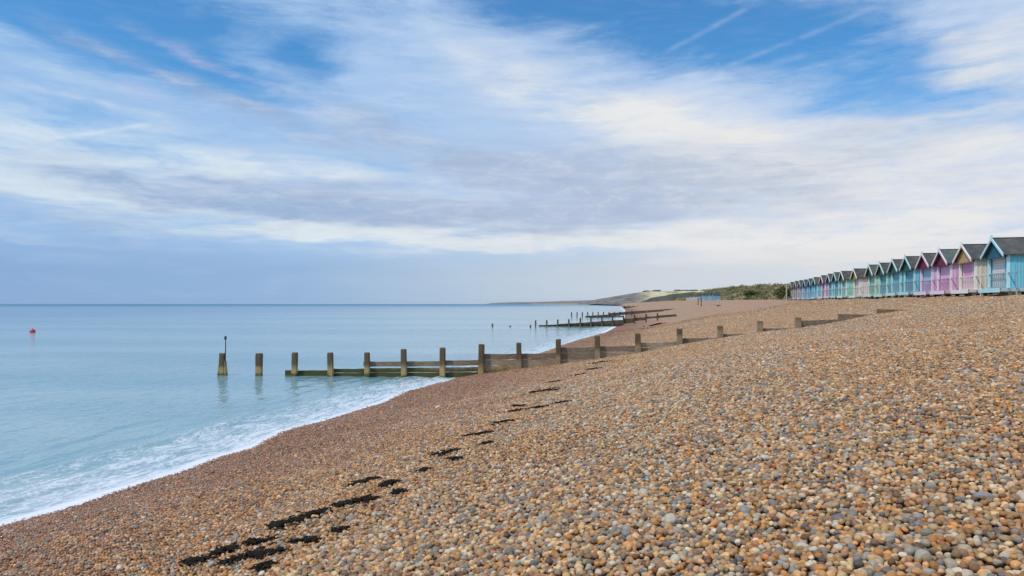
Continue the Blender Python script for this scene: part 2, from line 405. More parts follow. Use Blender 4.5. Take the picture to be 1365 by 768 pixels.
for nm, tgt in (('rot','Rotation'),('scl','Scale')):
    na = g.nodes.new('GeometryNodeInputNamedAttribute'); na.data_type = 'FLOAT_VECTOR'; na.inputs['Name'].default_value = nm
    g.links.new([o_ for o_ in na.outputs if o_.enabled and o_.name == 'Attribute'][0], ip.inputs[tgt])
g.links.new(ip.outputs[0], go.inputs[0])
mod = shingle.modifiers.new('pebbles', 'NODES'); mod.node_group = g

# ------------------------------------------------------------------ sea
def mat_sea():
    m, nt, b = new_mat('sea water')
    uv = nt.new('ShaderNodeUVMap', uv_map='shore').outputs[0]; sp = nt.sep(uv); s, v = sp[0], sp[1]
    pos = nt.new('ShaderNodeNewGeometry').outputs['Position']; pp = nt.sep(pos)
    dist = nt.vmath('LENGTH', nt.xyz(pp[0], pp[1], 0))
    dn = nt.new('ShaderNodeVectorMath', operation='LENGTH'); nt.put(dn.inputs[0], nt.xyz(pp[0], pp[1], 0)); dist = dn.outputs['Value']
    # wave relief: ripples, chop and swell
    wp = nt.vmath('MULTIPLY', uv, (1., .45, 1.))
    w1 = nt.noise(wp, 3.2, 3, .55, .3); w2 = nt.noise(wp, .9, 3, .5, .2); w3 = nt.noise(wp, .16, 3, .5)
    calm = nt.noise(nt.vmath('MULTIPLY', pos, (.3, 1.0, 1)), .035, 4, .55)     # slicks and ruffled bands
    ruff = nt.mapr(calm, .38, .62, .35, 1.0)
    h = nt.math('ADD', nt.math('MULTIPLY', w1, .085), nt.math('ADD', nt.math('MULTIPLY', w2, .22), nt.math('MULTIPLY', w3, .30)))
    nrm = nt.bump(h, ruff, nt.mapr(dist, 120, 1500, .95, 3.0))
    near = nt.mapr(s, -16, -1, 0, 1)
    base = nt.mix(near, nt.mix(nt.mapr(s, -45, -230, 0, 1), (.24,.385,.425), (.010,.13,.28)), (.27,.40,.43))
    base = nt.mix(nt.mapr(calm, .35, .65, 0, .55), base, (.075,.26,.37))
    base = nt.mix(nt.mapr(nt.noise(nt.vmath('MULTIPLY', pos, (.12, 1.0, 1)), .05, 5, .6), .45, .62, 0, .45), base, (.11,.30,.38))
    # foam: lace parallel to the shore, thickening to the edge
    fw = nt.noise(nt.vmath('MULTIPLY', uv, (1., .35, 1.)), .6, 3, .5)
    sw = nt.math('ADD', s, nt.math('MULTIPLY', nt.math('SUBTRACT', fw, .5), 2.4))
    lace = nt.noise(nt.vmath('MULTIPLY', uv, (1.9, .50, 1)), 1.7, 7, .62, .9)
    vor = nt.new('ShaderNodeTexVoronoi', feature='DISTANCE_TO_EDGE'); vor.inputs['Scale'].default_value = 3.4
    nt.put(vor.inputs['Vector'], nt.vmath('ADD', nt.vmath('MULTIPLY', uv, (1.5, .7, 1)), nt.vmath('SCALE', nt.noise(uv, 1.7, 3, .6, 0, 1), (0,0,0))))
    web = nt.mapr(vor.outputs['Distance'], .0, .22, .16, 0)
    thr = nt.mapr(sw, -3.9, .1, .68, .40, False)
    foam = nt.mapr(nt.math('SUBTRACT', nt.math('ADD', lace, web), thr), -.14, .26, 0, .80)
    cut = nt.mapr(sw, -4.3, -3.1, 0, 1)
    foam = nt.math('MULTIPLY', foam, cut)
    edge = nt.mapr(nt.math('ADD', s, nt.math('MULTIPLY', nt.math('SUBTRACT', lace, .5), .8)), -.75, -.3, 0, 1)
    foam = nt.math('MAXIMUM', foam, nt.math('MULTIPLY', edge, .95))
    nt.put(b.inputs['Base Color'], nt.mix(foam, base, (.74,.77,.84)))
    nt.put(b.inputs['Roughness'], nt.math('MAXIMUM', nt.mapr(foam, 0, 1, .09, .75, False), nt.mapr(dist, 100, 2500, .09, .42)))
    b.inputs['IOR'].default_value = 1.333
    nt.put(b.inputs['Normal'], nt.bump(foam, .35, .03, nrm))
    return m
s_l = np.unique(np.concatenate([-np.geomspace(14,8000,60), np.arange(-14,-6,.5), np.arange(-6,.61,.11)]))
v_l = np.unique(np.concatenate([-np.geomspace(60,8000,14), np.arange(-60,6,1.5), np.arange(6,62,.3), np.geomspace(62,8000,170)]))
VV, SS = np.meshgrid(v_l, s_l, indexing='ij'); UU = uw(VV)+SS; X, Y = xy_of(UU, VV)
nw = vnoise(VV/2.3, SS*.2, 31)
crest = SS+3.3+1.1*vnoise(VV/5., SS*0, 32)
Z = .12*np.exp(-(crest/.26)**2)*(.7+.8*nw)+.022*np.sin(SS*5.2+7*vnoise(VV/4., SS/3., 35)+2*vnoise(VV/1.2, SS, 36))*sstep(SS,-14,-5)*(1-sstep(SS,-1.4,-.5))+.05*np.exp(-((SS+1.6+.8*vnoise(VV/3.5, SS*0, 33))/.2)**2)+.018*sstep(SS,-1.,.0)
Z = np.where(SS > -13, Z+.02*vnoise(VV/1.1, SS/.5, 34)*sstep(SS,-12,-4), Z)
Z = np.where(VV > 62, Z*.6, Z)
sea = np_mesh('sea', np.stack([X,Y,Z],-1).reshape(-1,3), grid_faces(len(v_l), len(s_l))[:, ::-1], mat_sea())
uvl = sea.data.uv_layers.new(name='shore'); li = np.zeros(len(sea.data.loops), np.int32); sea.data.loops.foreach_get('vertex_index', li)
uvc = np.stack([SS.ravel(), VV.ravel()], 1)[li]; uvl.data.foreach_set('uv', uvc.astype(np.float32).ravel())
tag(sea, kind='structure')
# sea floor so that the ground sheet reaches the horizon
sb_ = MB().box(-9500,9500,-9000,9500,-6.2,-6.0); mfl,_nt,_b = new_mat('seabed'); _nt.put(_b.inputs['Base Color'], _nt.mix(_nt.noise(_nt.new('ShaderNodeTexCoord').outputs['Object'],.3), (.12,.10,.07),(.2,.17,.12)))
tag(sb_.build('seabed', mfl), kind='structure')

# ------------------------------------------------------------------ timber groynes
def groyne_frame(G):
    L = math.hypot(1, G[2]); return math.atan2(-G[2]/L, 1/L)
def post_mesh(w, h, deep, seed, worn=.02):
    """square timber pile with a worn, slightly rounded top"""
    r_ = random.Random(seed); mb = MB(); hw = w/2; ring = []
    zs = [-deep, -.1, h*.3, h*.6, h*.9, h-.03, h]
    for k_, z in enumerate(zs):
        q = 1.0 if k_ < 5 else (.97 if k_ == 5 else .80)
        q *= 1+r_.uniform(-worn, worn)*1.2
        for sx, sy in ((-1,-1),(-.55,-1.06),(.55,-1.06),(1,-1),(1.06,-.5),(1.06,.5),(1,1),(.5,1.06),(-.5,1.06),(-1,1),(-1.06,.5),(-1.06,-.5)):
            ring.append((sx*hw*q+r_.uniform(-.006,.006), sy*hw*q+r_.uniform(-.006,.006), z+(r_.uniform(-.02,.02) if k_ > 3 else 0)))
    fs = []
    for i in range(len(zs)-1):
        for k_ in range(12): fs.append((i*12+k_, i*12+(k_+1)%12, (i+1)*12+(k_+1)%12, (i+1)*12+k_))
    fs.append(tuple((len(zs)-1)*12+k_ for k_ in range(12)))
    mb.add(ring, fs); return mb
def plank_mesh(L, za, zb, h0, h1, th, seed):
    """board from local x=0..L; top za->zb, bottom h0->h1"""
    r_ = random.Random(seed); mb = MB(); N = max(3, int(L/.35)); vs = []; fs = []
    for i in range(N+1):
        t = i/N; x = t*L; zt = za+(zb-za)*t+r_.uniform(-.012,.012)-.012*math.sin(math.pi*t); z0 = h0+(h1-h0)*t+r_.uniform(-.01,.01)
        dy = r_.uniform(-.008,.008)
        vs += [(x,dy,z0),(x,dy+th,z0),(x,dy+th,zt-.008),(x,dy+th-.012,zt),(x,dy+.012,zt),(x,dy,zt-.010)]
    for i in range(N):
        for k_ in range(6): fs.append((i*6+k_, (i+1)*6+k_, (i+1)*6+(k_+1)%6, i*6+(k_+1)%6))
    fs.append(tuple(range(5,-1,-1))); fs.append(tuple(N*6+k_ for k_ in range(6)))
    # orient outward
    mb.add(vs, [tuple(reversed(f)) for f in fs]); return mb
def zpix(py, D): return EYE-(py-HY)*D/F

def groyne(G, label, posts, planks, pw, matp, matk, deep=1.2, th=.09, off=.17):
    """posts: (px, ytop); planks: (pxa, pxb, ytop_a, ytop_b, ybot_a, ybot_b)"""
    ang = groyne_frame(G)
    x0, y0 = groyne_point(posts[0][0], *G)
    root = empty('groyne', (x0, y0, 0), ang); tag(root, label, 'groyne')
    ca, sa = math.cos(ang), math.sin(ang)
    def loc(px, side=0):
        x, y = groyne_point(px, *G); dx, dy = x-x0, y-y0
        return dx*ca+dy*sa, y
    for i, (px, yt) in enumerate(posts):
        lx, D = loc(px); gz = max(-.3, float(ground_z(*groyne_point(px, *G)))-.4)
        o = post_mesh(pw*random.uniform(.93,1.06), zpix(yt, D)-gz, deep, hash((px, 3)) & 999).build('post', matp, root, (lx, 0, gz), bevel=.008)
        o.rotation_euler = (R(random.uniform(-1.2,1.2)), R(random.uniform(-1.4,1.4)), R(random.uniform(-5,5)))
    for j, (a, b_, ta, tb, ba, bb_) in enumerate(planks):
        la, Da = loc(a); lb, Db = loc(b_)
        Da -= 0; 
        mb = plank_mesh(lb-la-.012, zpix(ta,Da), zpix(tb,Db), zpix(ba,Da), zpix(bb_,Db), th, j*7+3)
        pale = matk is M_timber and 640 < a < 900 and ta > 474+(0 if a < 740 else -(a-740)*.17) 
        mb.build('plank', M_pale if pale else matk, root, (la+.006, off+.004*(j%3), 0))
    return root

posts1 = [(392.5,470),(441,470),(490,470),(539,465.5),(590,463.5),(641,459),(692,457),(744,452),(797,448),(850.5,444.5),(905.5,438),(960,434.5),(1012.5,428),(1064,423)]
planks1 = [(378,440.5,494,494,502,502),(441,489.5,492,492,497.3,497.3),(441,489.5,497.6,497.6,506,506),
  (483,539,482.5,482,489.3,489),(539.5,589.5,482,481.7,489,488.8),(590,640.5,480.8,480.2,488,487.6),
  (490,539,491,490.7,497,496.8),(539.5,589.5,490.6,490.4,496.8,496.6),(590,640.5,490,489.6,496.4,496),
  (490,539,497.3,497.1,509,509),(539.5,589.5,497.1,497,509,509),(590,640.5,496.7,496.3,508,507),
  (641,691.5,472,472,479.8,479.8),(641,691.5,480.1,480.1,487.8,487.5),(641,691.5,488.1,487.8,504,500),
  (692,743.5,471.8,470.6,479.2,478.6),(692,743.5,479.5,478.9,487,486.5),(692,743.5,487.3,486.8,500,494),
  (744,796.5,463.5,462.8,471,470.5),(744,796.5,471.3,470.8,480,479),(744,796.5,480.3,479.3,494,486),
  (797,849.5,461.8,461.2,469.5,469),(797,849.5,469.8,469.3,484,477),
  (850,904.5,457,455.6,463.5,462.5),(850,904.5,463.8,462.8,476,466),
  (905,959.5,451.3,450.4,466,458),(960,1011.5,445.4,444.8,456,450),(1012,1063.5,438.2,437.2,446,446),
  (1064,1118,427.6,425.7,434,432.5),(1064,1118,434.3,432.8,444,440),(1118.5,1170,418.3,419.3,433,427),(1171,1220,412.0,413.0,425,420)]
groyne(G1, 'long weathered timber groyne running from the sea up the near beach', posts1, planks1, .27, M_post, M_timber)
# the notched post at the landward step
# two piles standing alone in the sea
for px, yt, lab, worn in ((345,471,'short square timber pile standing alone in the sea beside the groyne end',.03),):
    x, y = groyne_point(px, *G1); o = post_mesh(.31, zpix(yt,y)+.6, 1.2, 5, worn).build('timber_pile', M_post, None, (x,y,-.6), bevel=.008)
    o.rotation_euler = (0,R(.8),groyne_frame(G1)+.05); tag(o, lab, 'timber post')
x, y = groyne_point(296.5, *G1); root = empty('marker_pile', (x,y,0), groyne_frame(G1)); tag(root, 'outermost timber pile with wedge braces and a thin metal pole', 'timber post')
post_mesh(.28, zpix(471,y)+.6, 1.2, 9, .05).build('post', M_post, root, (0,0,-.6), bevel=.008)
for sx in (-1,1):
    MB().hexa([(sx*.15,-.13,-.8),(sx*.34,-.13,-.8),(sx*.34,.13,-.8),(sx*.15,.13,-.8),(sx*.15,-.11,.72+.1*sx),(sx*.19,-.11,.66+.1*sx),(sx*.19,.11,.66+.1*sx),(sx*.15,.11,.72+.1*sx)] if sx > 0 else
        [(-.34,-.13,-.8),(-.15,-.13,-.8),(-.15,.13,-.8),(-.34,.13,-.8),(-.19,-.11,.56),(-.15,-.11,.62),(-.15,.11,.62),(-.19,.11,.56)]).build('brace', M_post, root, bevel=.01)
M_iron = P('rusty iron', (.10,.075,.065), dirt=.6)
pole = MB().tube([(.19,-.02,-.8),(.18,-.02,.9),(.20,-.02,1.6),(.19,-.02,2.12)], [.035,.034,.03,.028], 8); pole.build('pole', M_iron, root)
MB().tube([(.19,-.02,1.98),(.19,-.02,2.03),(.19,-.02,2.14),(.19,-.02,2.2)], [.03,.07,.075,.045], 10).build('pole_cap', M_iron, root)

# second groyne ---------------------------------------------------
G2 = ((713.9-CX)/F*128, 128., .114)
posts2 = [(713.9,427),(728.7,427),(743.4,426),(758.4,425.6),(773.5,424),(788,422),(802.6,421.2),(816.6,421),(831,420.6),(846,419.6),(861,418.5),(876.5,417.5)]
planks2 = [(718,743,433.6,432.6,437,437),(743.2,758.2,432.2,431.2,437.5,437.5),(758.4,773.3,431.2,430.4,437.5,437.5),(773.6,787.8,430.3,429.4,437.5,437.5),(788.2,802.4,429.2,428.2,437,437),(802.8,816.4,428,427.2,436,436),(816.8,830.8,427,426.4,436,434),
   (788.2,802.4,422.6,422,424.0,423.5),(802.8,816.4,421.9,421.6,423.4,423.3),(816.8,830.8,421.6,421.3,423.2,423.1),
   (831.2,845.8,425,424.2,432,430),(846.2,860.8,423.6,422.8,428,427),(861.2,876.3,422.3,421.5,425,424),(876.6,902,420.8,418.8,424,422)]
groyne(G2, 'second timber groyne, with a raised top rail over mossy planks at the water', posts2, planks2, .26, M_post_d, M_timber_d, th=.1, off=.14)
G3 = ((762-CX)/F*215, 215., .13)
posts3 = [(762+i*7.1, 416.2-.06*i) for i in range(9)]+[(826,415.6),(834,415),(842,414.3)]
planks3 = [(780,796,421.2,420.4,424,424),(796.2,812,420.3,419.4,424,423.5),(812.2,826,417.4,416.4,422,421),(826.2,842,416.2,415.4,420.5,419),(842.3,862,415.2,414.0,419,417),(862.3,885,413.8,412.4,417,415),(885.3,914,412.2,411.0,414,413)]
groyne(G3, 'third timber groyne, far along the beach behind the railed one', posts3, planks3, .30, M_post_d, M_timber_d, th=.12, off=.16)
G4 = ((832-CX)/F*600, 600., .13)
posts4 = [(832+i*6, 407.4-.1*i) for i in range(8)]
planks4 = [(831+i*6.0, 836.9+i*6, 408.7-.15*i, 408.55-.15*i, 413.-.1*i, 413.-.1*i) for i in range(8)]
groyne(G4, 'farthest dark groyne, a low line at the bend of the coast', posts4, planks4, .5, M_post_d, M_timber_d, th=.3, off=.3)
# stumps off the second groyne
for px, yt, yb, w, lab in ((656.5,431.5,435.6,.30,'leftmost dark stump standing out at sea off the second groyne'),(680,434.4,435.8,.38,'tiny low stump barely above the sea, middle of three'),(707.2,433.2,436.4,.26,'short dark stump just left of the second groyne')):
    D = EYE*F/(yb-HY-.4); o = post_mesh(w, zpix(yt,D)+.5, .8, int(px), .05).build('timber_stump', M_post_d, None, ((px-CX)/F*D, D, -.5), bevel=.01); tag(o, lab, 'timber post', 'stumps in the sea')

# ------------------------------------------------------------------ buoy
D = EYE*F/(443.-HY); bx_ = (43.5-CX)/F*D
root = empty('buoy', (bx_, D, 0)); tag(root, 'round red buoy floating alone on the sea', 'buoy')
mb = MB(); M_red = P('buoy red', (.62,.035,.03), dirt=.3, rough=.4)
prof = [(.02,-.3),(.22,-.26),(.32,-.12),(.36,.02),(.35,.12),(.31,.25),(.24,.37),(.15,.46),(.07,.50)]
mb.tube([(0,0,z) for r_,z in prof], [r_ for r_,z in prof], 20); mb.build('float_body', M_red, root)
MB().tube([(0,0,.05),(0,0,.07),(0,0,.11),(0,0,.13)], [.355,.385,.385,.355], 20).build('collar', P('collar dark', (.12,.02,.02)), root)
MB().tube([(0,0,.48),(0,0,.57)], [.05,.04], 8).build('lifting_eye', M_iron, root)

# ------------------------------------------------------------------ beach huts
RZ = math.atan2(-AY, -AX)          # local +x towards the camera end of the row, local +y inland
HW = 1.32                          # half width of the walls
def roofprism(w, y0, y1, zt, drop, th):
    mb = MB()
    for sx in (-1,1):
        p = [(0,y0,zt),(sx*w,y0,zt-drop),(sx*w,y1,zt-drop),(0,y1,zt)]
        q = [(a,b_,c-th) for a,b_,c in p]
        if sx > 0: mb.add(p+q, [(0,1,2,3)[::-1],(7,6,5,4)[::-1],(0,4,5,1)[::-1],(1,5,6,2)[::-1],(2,6,7,3)[::-1]])
        else: mb.add(p+q, [(0,1,2,3),(7,6,5,4),(0,4,5,1),(1,5,6,2),(2,6,7,3)])
    return mb
def hut(px, c, label, gap, opt=0, detail=True, width=HW):
    r = (px-CX)/F; y = 16.36/(r-.256); x = r*y
    gz = float(ground_z(*[q for q in (x+NX*1.5, y+NY*1.5)]))
    if opt: gz += 0
    root = empty('beach_hut', (x, y, gz), RZ); tag(root, label, 'beach hut', 'beach huts in a row on top of the shingle')
    wall, gable, barge, door, roof, rail = c
    lt = lambda q, f: tuple(a+(.86-a)*f for a in q)
    wall = lt(wall, .07); door = lt(door, .16); rail = lt(rail, .22); roof = tuple(a*1.15 for a in roof)
    H = 3.12; fl = .20; dp = 4.3; eav = .96
    Mw = boards('boards '+str(wall), wall, .15) if ('boards '+str(wall)) not in MAT else MAT['boards '+str(wall)]; MAT['boards '+str(wall)] = Mw
    kd = 'door '+str(door); Md = MAT.get(kd) or boards(kd, door, .16, False); MAT[kd] = Md
    kg = 'gable '+str(gable); Mg = MAT.get(kg) or boards(kg, gable, .12, False); MAT[kg] = Mg
    kr = 'roof '+str(roof); Mr = MAT.get(kr) or felt(kr, roof); MAT[kr] = Mr
    Mb = P('trim '+str(barge), barge, dirt=.25); Ml = P('rail '+str(rail), rail, dirt=.3)
    wz = H-eav-.03+(1.52-width)*.0
    yw = .56                                               # recessed front wall
    sl = eav/(width+.2)                                    # roof slope
    ridge_in = H-.075; top = lambda xx: ridge_in-abs(xx)*sl
    # walls: side and back as one shell with the recessed front wall
    mb = MB(); t = .05
    for sx in (-1,1):
        a, b_ = sorted((sx*width, sx*(width-t))); mb.box(a, b_, .40, dp, fl+.1, top(width)-.005)
    mb.add([(-width+t,yw,fl+.1),(width-t,yw,fl+.1),(width-t,yw,top(width-t)),(0,yw,top(0)),(-width+t,yw,top(width-t))], [(0,1,2,3,4)])
    mb.add([(-width+t,dp-.01,fl+.1),(width-t,dp-.01,fl+.1),(width-t,dp-.01,top(width-t)),(0,dp-.01,top(0)),(-width+t,dp-.01,top(width-t))], [(4,3,2,1,0)])
    mb.build('wall', Mw, root)
    # corner posts
    for sx in (-1,1):
        MB().box(sx*(width-.06)-.07, sx*(width-.06)+.07, .28, .42, fl, top(width)-.01).build('corner_post', Mb, root, bevel=.008)
    # closed gable under the verge
    zg = H-eav-.16
    MB().add([(-width,.40,zg),(width,.40,zg),(width,.40,top(width)),(0,.40,top(0)),(-width,.40,top(width)),(-width,.46,zg),(width,.46,zg),(width,.46,top(width)),(0,.46,top(0)),(-width,.46,top(width))],
        [(0,1,2,3,4),(9,8,7,6,5),(0,5,6,1)]).build('gable', Mg, root, (0,-.22,0))
    # roof, bargeboards
    roofprism(width+.2, .03, dp+.15, H, eav, .07).build('roof', Mr, root)
    MB().box(-.05,.05,.03,dp+.15,H-.03,H+.035).build('ridge_cap', Mr, root)
    for sx in (-1,1):
        w_ = width+.22; dz = .17
        p = [(0,0,H-dz+.03),(sx*w_,0,H-sl*w_-dz+.03),(sx*w_,.045,H-sl*w_-dz+.03),(0,.045,H-dz+.03)]
        q = [(0,0,H+.04),(sx*w_,0,H-sl*w_+.04),(sx*w_,.045,H-sl*w_+.04),(0,.045,H+.04)]
        if sx < 0: p = [p[1],p[0],p[3],p[2]]; q = [q[1],q[0],q[3],q[2]]
        MB().hexa(p+q).build('bargeboard', Mb, root, (0,-.02 if sx > 0 else -.024,0), bevel=.006)
    if detail: MB().box(-.04,.04,-.04,.05,H+.02,H+.17).build('finial', Mb, root, bevel=.01)
    # shuttered door in the recess
    d = MB().box(-1.08,.42,yw-.07,yw-.005,fl+.12,2.02).build('door', Md, root, bevel=.006)
    fr = MB(); fr.box(-1.16,-1.082,yw-.09,yw-.002,fl+.1,2.10); fr.box(.422,.50,yw-.09,yw-.002,fl+.1,2.10); fr.box(-1.082,.422,yw-.09,yw-.002,2.022,2.10); fr.build('door_frame', Mb, root)
    if detail: MB().box(.28,.34,yw-.11,yw-.07,1.05,1.2).build('handle', M_iron, d)
    # floor, skirting and feet
    MB().box(-width-.06,width+.06,-.10,dp,fl-.06,fl).build('floor', P('deck',(.42,.38,.33)), root)
    MB().box(-width-.09,width+.09,-.15,-.105,fl-.10,fl+.13).build('skirting', Mb, root, bevel=.006)
    MB().box(width+.004,width+.05,.0,dp,fl-.05,fl+.14).build('skirting', P('sill '+str(tuple(round(q*.8,2) for q in barge)), tuple(q*.72 for q in barge)), root)
    for fx in (-width+.2, width-.2):
        for fy in (.1, 2.0, 4.0): MB().box(fx-.08,fx+.08,fy-.08,fy+.08,-.35,fl-.065).build('footing', M_timber_d, root)
    # side wall cover strips and vents
    if detail:
        st = MB()
        for yy in (.62, 1.5, 2.45, 3.4): st.box(width+.002,width+.035,yy-.03,yy+.03,fl+.15,top(width)-.02)
        st.build('cover_strip', Mw, root)
        for yy in (1.28, 1.72):
            MB().box(width+.004,width+.03,yy-.07,yy+.07,1.82,2.0).build('vent', P('vent '+str(wall), tuple(q*.25 for q in wall)), root)
    # railing across the deck and the gap towards the camera
    rl = MB(); zt = 1.18
    rl.box(-width+.05,width-.13,.30,.36,zt-.07,zt); rl.box(-width+.05,width-.13,.30,.36,fl+.16,fl+.22)
    nb = 9
    for i in range(1, nb): 
        xx = -width+.06+(2*width-.2)*i/nb; rl.box(xx-.022,xx+.022,.31,.35,fl+.22,zt-.07)
    rl.build('railing', Ml, root)
    if gap > .3:
        rg = MB(); x1 = width+.012
        rg.box(x1,x1+gap,.30,.36,zt-.06,zt); rg.box(x1,x1+gap,.30,.36,fl+.10,fl+.15)
        nn = max(1,int(gap/.9))
        for i in range(1, nn+1):
            xx = x1+gap*i/(nn+.6); rg.box(xx-.025,xx+.025,.31,.35,-.2,zt-.06)
        rg.build('gap_railing', Ml, root)
    return root
W = (.80,.78,.72)
def s2l(r,g_,b_): return tuple(((q/255+.055)/1.055)**2.4 if q > 10 else q/255/12.92 for q in (r,g_,b_))
cy = s2l(105,205,228); teal = s2l(20,105,120); tealg = s2l(25,100,90); char = (.060,.062,.066); pk = s2l(226,140,206); pal = s2l(170,226,236)
HUTS = [ # apex px, (wall, gable, barge, door, roof, rail), words
 (1321.4,(cy,s2l(24,105,124),s2l(190,236,244),s2l(246,230,226),(.065,.068,.072),s2l(95,160,180)),'large light blue beach hut with teal gable and pale pink door at the right edge'),
 (1281.6,(s2l(232,222,200),s2l(200,165,115),s2l(246,240,232),s2l(232,140,206),(.055,.057,.062),s2l(236,222,215)),'cream beach hut with tan gable and pink door beside the large blue hut'),
 (1251.4,(s2l(234,186,226),s2l(112,26,66),s2l(246,226,238),s2l(246,190,232),(.07,.10,.105),s2l(190,120,172)),'bright pink beach hut with dark magenta gable beside the cream hut'),
 (1228.4,(s2l(224,194,232),s2l(115,28,66),s2l(242,222,236),s2l(140,214,238),(.060,.058,.055),s2l(180,130,190)),'lilac beach hut with maroon gable and pale blue door'),
 (1206.0,(s2l(120,205,230),s2l(15,90,85),s2l(180,230,232),s2l(40,165,185),(.058,.054,.055),s2l(60,140,170)),'blue beach hut with dark teal gable, fifth from the right'),
 (1188.8,(s2l(70,190,205),s2l(15,85,75),s2l(200,232,232),s2l(60,180,200),(.060,.060,.062),s2l(70,160,185)),'turquoise beach hut with dark green gable, sixth from the right'),
 (1171.9,(s2l(110,200,200),s2l(20,90,70),s2l(196,232,220),s2l(70,175,180),(.050,.050,.050),s2l(60,140,170)),'sea green beach hut with green gable, seventh from the right'),
 (1157.4,(s2l(178,224,196),s2l(20,80,60),s2l(210,234,220),s2l(150,210,185),(.070,.072,.070),s2l(110,160,150)),'pale mint beach hut with dark green gable, eighth from the right'),
 (1137.3,(s2l(236,222,214),s2l(150,140,70),s2l(236,236,224),s2l(235,225,215),(.045,.045,.045),s2l(190,190,185)),'off white beach hut with olive gable and wide dark roof'),
 (1120.7,(s2l(150,220,200),s2l(30,110,80),s2l(226,240,228),s2l(120,205,190),(.050,.048,.048),s2l(110,180,175)),'mint green beach hut left of the off white one'),
 (1111.2,(s2l(85,190,210),s2l(10,90,90),s2l(190,232,232),s2l(60,170,190),(.06,.06,.06),s2l(60,150,170)),'deep turquoise beach hut with small dark teal gable'),
 (1103.0,(s2l(90,195,210),s2l(10,80,85),s2l(200,230,232),s2l(60,170,190),(.055,.06,.05),s2l(60,150,170)),'turquoise beach hut immediately right of the far pink hut'),
 (1094.0,(s2l(222,158,216),s2l(105,30,75),s2l(244,226,234),s2l(190,90,180),(.060,.055,.055),s2l(160,90,150)),'far pink beach hut between turquoise huts'),
 (1084.0,(s2l(90,205,220),s2l(20,60,70),s2l(190,226,236),s2l(70,180,200),(.075,.072,.05),s2l(80,170,190)),'aqua beach hut with an olive tinted roof, left of the far pink hut'),
 (1077.6,(s2l(80,190,222),s2l(10,60,90),s2l(150,206,226),s2l(60,160,200),(.05,.055,.06),s2l(70,150,180)),'narrow looking blue beach hut, fifth from the far end'),
 (1071.2,(s2l(95,196,210),s2l(15,55,85),s2l(170,206,226),s2l(60,150,180),(.05,.052,.055),s2l(90,150,170)),'teal blue beach hut, fourth from the far end'),
 (1065.0,(s2l(150,180,218),s2l(30,60,95),s2l(196,210,220),s2l(120,150,200),(.045,.05,.055),s2l(120,140,170)),'lavender blue beach hut, third from the far end'),
 (1059.2,(s2l(172,150,176),s2l(80,60,70),s2l(206,200,196),s2l(150,130,150),(.05,.05,.045),s2l(130,120,130)),'dull mauve beach hut, last but one at the far end'),
 (1053.2,(s2l(150,140,142),s2l(70,65,60),s2l(200,196,186),s2l(130,120,120),(.05,.048,.045),s2l(120,115,110)),'greyish beach hut at the far end of the row'),
]
ys = [16.36/((h[0]-CX)/F-.256) for h in HUTS]
for i, (px, c, lab) in enumerate(HUTS):
    dist_prev = (ys[i]-ys[i-1])/AY if i else 5.0
    wd = HW if i < 11 else 1.26
    gap = max(0, dist_prev-wd-HW-.05) if i else 2.6
    hut(px, c, lab, gap, 0, i < 11, wd)

# stair with pale handrails at the far end of the row
u0 = 15.9; x, y = xy_of(u0, 133.)
gz = float(ground_z(x, y)); root = empty('wooden_stair', (x, y, gz), RZ); tag(root, 'pale wooden stair with sloping handrails beyond the last hut', 'stairs')
Mp = P('pale rail', (.52,.48,.42))
for sy in (0, 1.5):
    m_ = MB(); m_.tube([(0,sy,1.0),(-6,sy,-.0)], .06, 6); m_.build('handrail', Mp, root)
    for xx in (0,-2,-4): MB().box(xx-.06,xx+.06,sy-.06,sy+.06,-.5,1.0+xx/6.).build('post', Mp, root)
for yy in (0, 1.5):
    MB().box(.1,.25,yy-.08,yy+.08,-.4,2.6).build('tall_post', Mp, root)
st_ = MB()
for k_ in range(6): st_.box(-5.6+k_*.9,-4.9+k_*.9,.1,1.4,-.1+k_*.14,-.04+k_*.14)
st_.build('tread', M_timber, root)

# ------------------------------------------------------------------ far huts, posts, fence near the bend
def small_hut(px, D, s_scale, c, label, group, yb):
    x = (px-CX)/F*D; gz = float(ground_z(x, D)); root = empty('far_hut', (x, D, gz), RZ+.25); tag(root, label, 'beach hut', group)
    wall, roofc, trim = c; a = 1.3*s_scale; h = 2.2*s_scale; H = 3.1*s_scale; dp = 3.2*s_scale
    MB().add([(-a,.3,0),(a,.3,0),(a,.3,h),(0,.3,H-.1),(-a,.3,h),(-a,dp,0),(a,dp,0),(a,dp,h),(0,dp,H-.1),(-a,dp,h)], [(0,1,2,3,4),(9,8,7,6,5),(1,6,7,2),(5,0,4,9)]).build('wall', boards('w'+label, wall, .2), root)
    roofprism(a+.15, 0, dp+.1, H, (H-h)*1.1, .08).build('roof', felt('r'+label, roofc), root)
    MB().box(-.45*s_scale,.45*s_scale,.22,.295,.1,1.9*s_scale).build('door', P('d'+label, tuple(q*.6 for q in wall)), root)
cb = s2l(110,175,205)
for i, (px, D) in enumerate(((931.5,352),(935.5,338),(939.7,325),(944.2,313),(948.8,302))):
    small_hut(px, D, 1.0, ((s2l(140,178,198), s2l(150,190,210), s2l(135,180,200), s2l(150,192,204), s2l(130,172,196))[i], (.03,.05,.075), W),
        ('pale blue hut, leftmost of the small far blue row','pale blue hut, second from left in the small far row','pale blue hut in the middle of the small far row','pale blue hut, second from right in the small far row','pale blue hut, rightmost of the small far blue row')[i], 'small blue huts far along the beach', 0)
for i, (px, D) in enumerate(((914.5,470),(919.2,440),(924.,415))):
    small_hut(px, D, 1.05, (s2l(205,205,205), (.06,.07,.08), W), ('greyish white far hut, leftmost of three by the knoll','greyish white far hut, middle of three by the knoll','greyish white far hut, right one of three by the knoll')[i], 'white huts below the knoll', 0)
